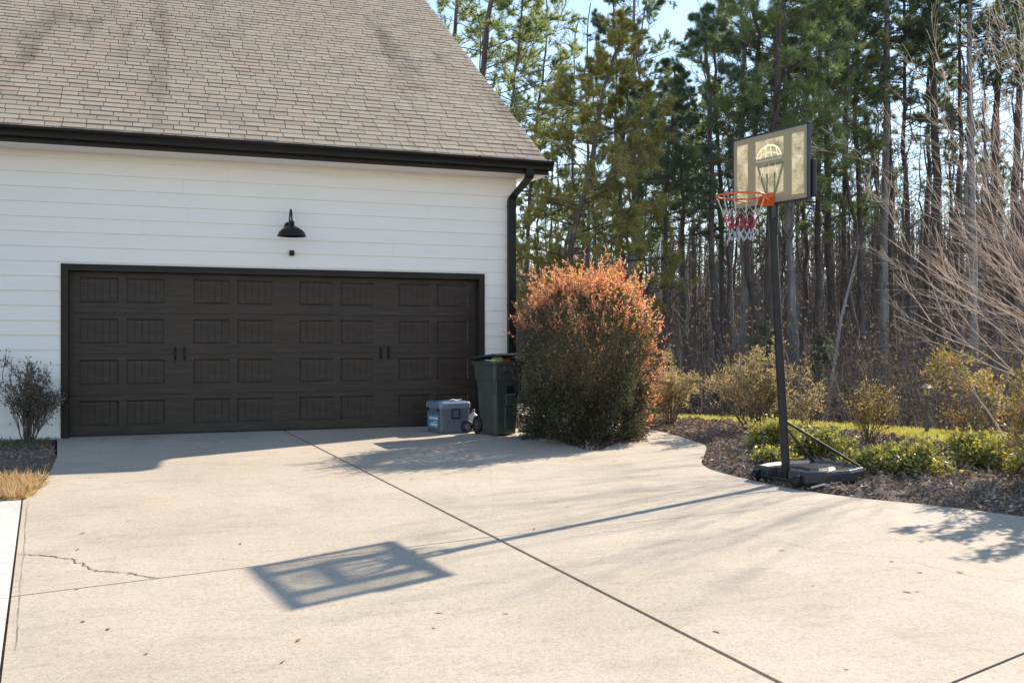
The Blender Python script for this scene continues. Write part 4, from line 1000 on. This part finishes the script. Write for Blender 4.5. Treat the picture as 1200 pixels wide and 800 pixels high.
tp3 = pine('pine_tree', 18.5, .13, 11.0, 2.2, 111, M_needd, M_bark, .7, (0, .01), .035, 70, 1.0, 9, .2, .022, .1, 2.0, .15, .75, .1)
for pr_, px, Z, lb in [(tp3, 957, 33, 'slim tall pine trunk closest to the right edge of the backboard'), (tp3, 990, 36, 'slim tall pine standing left of the twin trunks'), (tp3, 1008, 33, 'slim dark pine nearest left of the twin trunks'),
                       (tp1, 1036, 34, 'pale grey trunk, left one of the touching twin pines'), (tp2, 1046, 35.5, 'dark trunk, right one of the touching twin pines'), (tp3, 1064, 35, 'slim dark pine nearest right of the twin trunks'),
                       (tp3, 1084, 38, 'slim pine midway between twin trunks and thick dark pine'), (tp2, 1101, 34.5, 'thick dark pine trunk crossed by the ends of pale twigs'), (tp3, 1121, 36, 'slim dark pine between thick dark trunk and pale trunk'),
                       (tp1, 1140, 33.5, 'pale bluish grey pine trunk behind the arching twigs'), (tp2, 1162, 36, 'dark pine trunk right of the pale bluish trunk'), (tp2, 1186, 35, 'dark pine trunk close to the right edge of the photo')]:
    place(pr_, px, Z, lb, s=random.uniform(.95, 1.04))
# background trunks
bt = [bare('bare_tree', 15, .085, 201, M_bark), bare('bare_tree', 17, .11, 202, M_bark, .35, 26), bare('bare_tree', 12, .06, 203, M_twigd, .2, 26, 2.0), bare('bare_tree', 14, .09, 204, M_barkp, .3, 28)]
zone = [(640, 775, 'behind the big orange bush'), (775, 905, 'between the bush and the hoop pole'), (905, 1040, 'between the hoop pole and the twin pines'), (1040, 1235, 'right of the twin pines')]
rs = np.random.RandomState(77)
for zi, (a, b, w) in enumerate(zone):
    n = (22, 30, 32, 44)[zi]
    for i in range(n):
        px = a+(i+rs.uniform(0, 1))*(b-a)/n; Z = rs.uniform(31, 64)
        if a >= 1040: Z = max(Z, 34)
        if rs.rand() < (.7, .8, .9, .92)[zi]:
            place(bt[rs.randint(0, 4)], px, Z, 'slender leafless tree deep in the woods '+w, 'leafless trees deep in the woods', s=rs.uniform(.85, 1.15), rz=rs.uniform(0, 6.28))
        else:
            place((tp3, tp2, tp1)[rs.randint(0, 3)], px, Z+4, 'straight pine trunk deep in the woods '+w, 'straight pines deep in the woods', s=rs.uniform(.75, 1.0), rz=rs.uniform(0, 6.28))
for i in range(14):   # fallen and leaning poles, evergreen saplings
    pass
sp = pine('evergreen_sapling', 2.6, .03, .3, .8, 120, M_needd, M_bark, 2.2, (0, 0), .02, 0, 1, 9, .12, .02)
for px, Z, lb in [(893, 27, 'dark evergreen sapling at the woods edge behind the wide tan shrub'), (965, 29, 'dark evergreen sapling in the shade right of the hoop pole'), (745, 26, 'dark evergreen sapling behind the big orange bush')]:
    place(sp, px, Z, lb, cat='sapling')
m = MB(); a = np.array(P(962, 452, 24)); b = np.array(P(1004, 300, 26)); tube(m, [a-[0, 0, 1.6], (a+b)/2+[.05, 0, 0], b], [.05, .04, .02], 7); 
tag(m.build('leaning_dead_sapling', M_barkp), 'pale dead sapling leaning right between the woods trunks', 'tree')

# thicket and far woods
def thicket():
    m = MB(); rs = np.random.RandomState(3); A = []; B = []; ra = []; rb = []
    for i in range(5200):
        px = rs.uniform(560, 1300); Z = 18+rs.uniform(0, 1)**.7*26
        if px < 1300: pass
        x, y, z = at(px, Z)
        if (x < 7.2 and y < 16.5): continue
        h = rs.uniform(.8, 3.2)*(1 if Z > 22 else .6); d = norm(np.array([rs.normal()*.35, rs.normal()*.35, 1])); p = np.array([x, y, z-.05])
        for k in range(4):
            d = norm(d+rs.normal(size=3)*.16); q = p+d*h/4; A.append(p); B.append(q); ra.append(.009*(1-k*.2)); rb.append(.009*(.8-k*.2))
            for j in range(2):
                e = norm(d+rs.normal(size=3)*.7); A.append(q); B.append(q+e*h*.22); ra.append(.005); rb.append(.003)
            p = q
    segs(m, A, B, ra, rb, 3)
    n = 16000; px = rs.uniform(560, 1300, n); Z = rs.uniform(18.5, 40, n); Pp = CAM+RGT*((px-600)/F*Z)[:, None]+FWD*Z[:, None]; Pp[:, 2] = terr(Pp[:, 0], Pp[:, 1])+rs.uniform(0, 1.8, n)**1.5
    k = (Pp[:, 0] > 7.2) | (Pp[:, 1] > 16.5); Pp = Pp[k]
    leaves(m, Pp, rs.normal(size=Pp.shape), rs.uniform(.05, .11, len(Pp)), .04, 1)
    tag(m.build('thicket', [M_brush, leafmat('brush_leaf', [(.10, .07, .05), (.15, .11, .08), (.07, .07, .035), (.2, .14, .09)], .4, .03)]), 'brown leafless undergrowth filling the woods edge behind the grass', 'undergrowth', kind='stuff')
thicket()
def farwoods():
    m = MB(); rs = np.random.RandomState(4); A = []; B = []; ra = []; rb = []; lv = []
    for i in range(2600):
        Z = rs.uniform(60, 125); px = rs.uniform(380, 1500)
        x, y, z = at(px, Z); h = rs.uniform(6, 11); l = rs.normal(size=2)*.04
        p = np.array([x, y, z]); q = p+np.array([l[0]*h, l[1]*h, h]); A.append(p); B.append(q); ra.append(rs.uniform(.06, .15)); rb.append(.02)
        for k in range(9):
            t = rs.uniform(.3, 1); b = p+(q-p)*t; e = norm(rs.normal(size=3)+np.array([0, 0, .8])); A.append(b); B.append(b+e*rs.uniform(.8, 2.4)); ra.append(.03); rb.append(.01)
    segs(m, A, B, ra, rb, 3)
    tag(m.build('distant_woods', [M_brush]), 'grey brown leafless woods on the far hillside behind all trunks', 'woods', kind='stuff')
farwoods()

# ------------------------------------------------------------------ light, sky, camera
EL = R(32.9); su, sv = .918, .389; k = math.hypot(su, sv); su, sv = su/k, sv/k
w = bpy.data.worlds.new('World'); sc.world = w; w.use_nodes = True; nt = w.node_tree; nt.nodes.clear()
sky = nt.nodes.new('ShaderNodeTexSky'); sky.sky_type = 'NISHITA'; sky.sun_disc = False; sky.sun_elevation = EL; sky.sun_rotation = math.atan2(su, sv)
sky.air_density = 1.0; sky.dust_density = 0.0; sky.ozone_density = 2.6
bgd = nt.nodes.new('ShaderNodeBackground'); bgd.inputs[1].default_value = .122; ow = nt.nodes.new('ShaderNodeOutputWorld')
nt.links.new(sky.outputs[0], bgd.inputs[0]); nt.links.new(bgd.outputs[0], ow.inputs[0])
sl_ = bpy.data.lights.new('sun', 'SUN'); sl_.energy = 3.75; sl_.angle = R(.53); sl_.color = (1, .97, .93)
so = bpy.data.objects.new('sun', sl_); COL.objects.link(so); so.rotation_euler = Vector((su*math.cos(EL), sv*math.cos(EL), math.sin(EL))).to_track_quat('Z', 'Y').to_euler(); so.location = (20, 10, 20)
cd = bpy.data.cameras.new('camera'); cd.lens = F/1200*36; cd.sensor_width = 36; cd.clip_end = 4000
co = bpy.data.objects.new('camera', cd); COL.objects.link(co); co.location = tuple(CAM); co.rotation_euler = (R(90), 0, -YAW); sc.camera = co
sc.view_settings.view_transform = 'Standard'; sc.view_settings.look = 'None'; sc.view_settings.exposure = 1.28; sc.view_settings.gamma = 1; sc.view_settings.use_curve_mapping = False
sc.view_settings.use_white_balance = True; sc.view_settings.white_balance_temperature = 7750; sc.view_settings.white_balance_tint = 13
sc.render.engine = 'CYCLES'
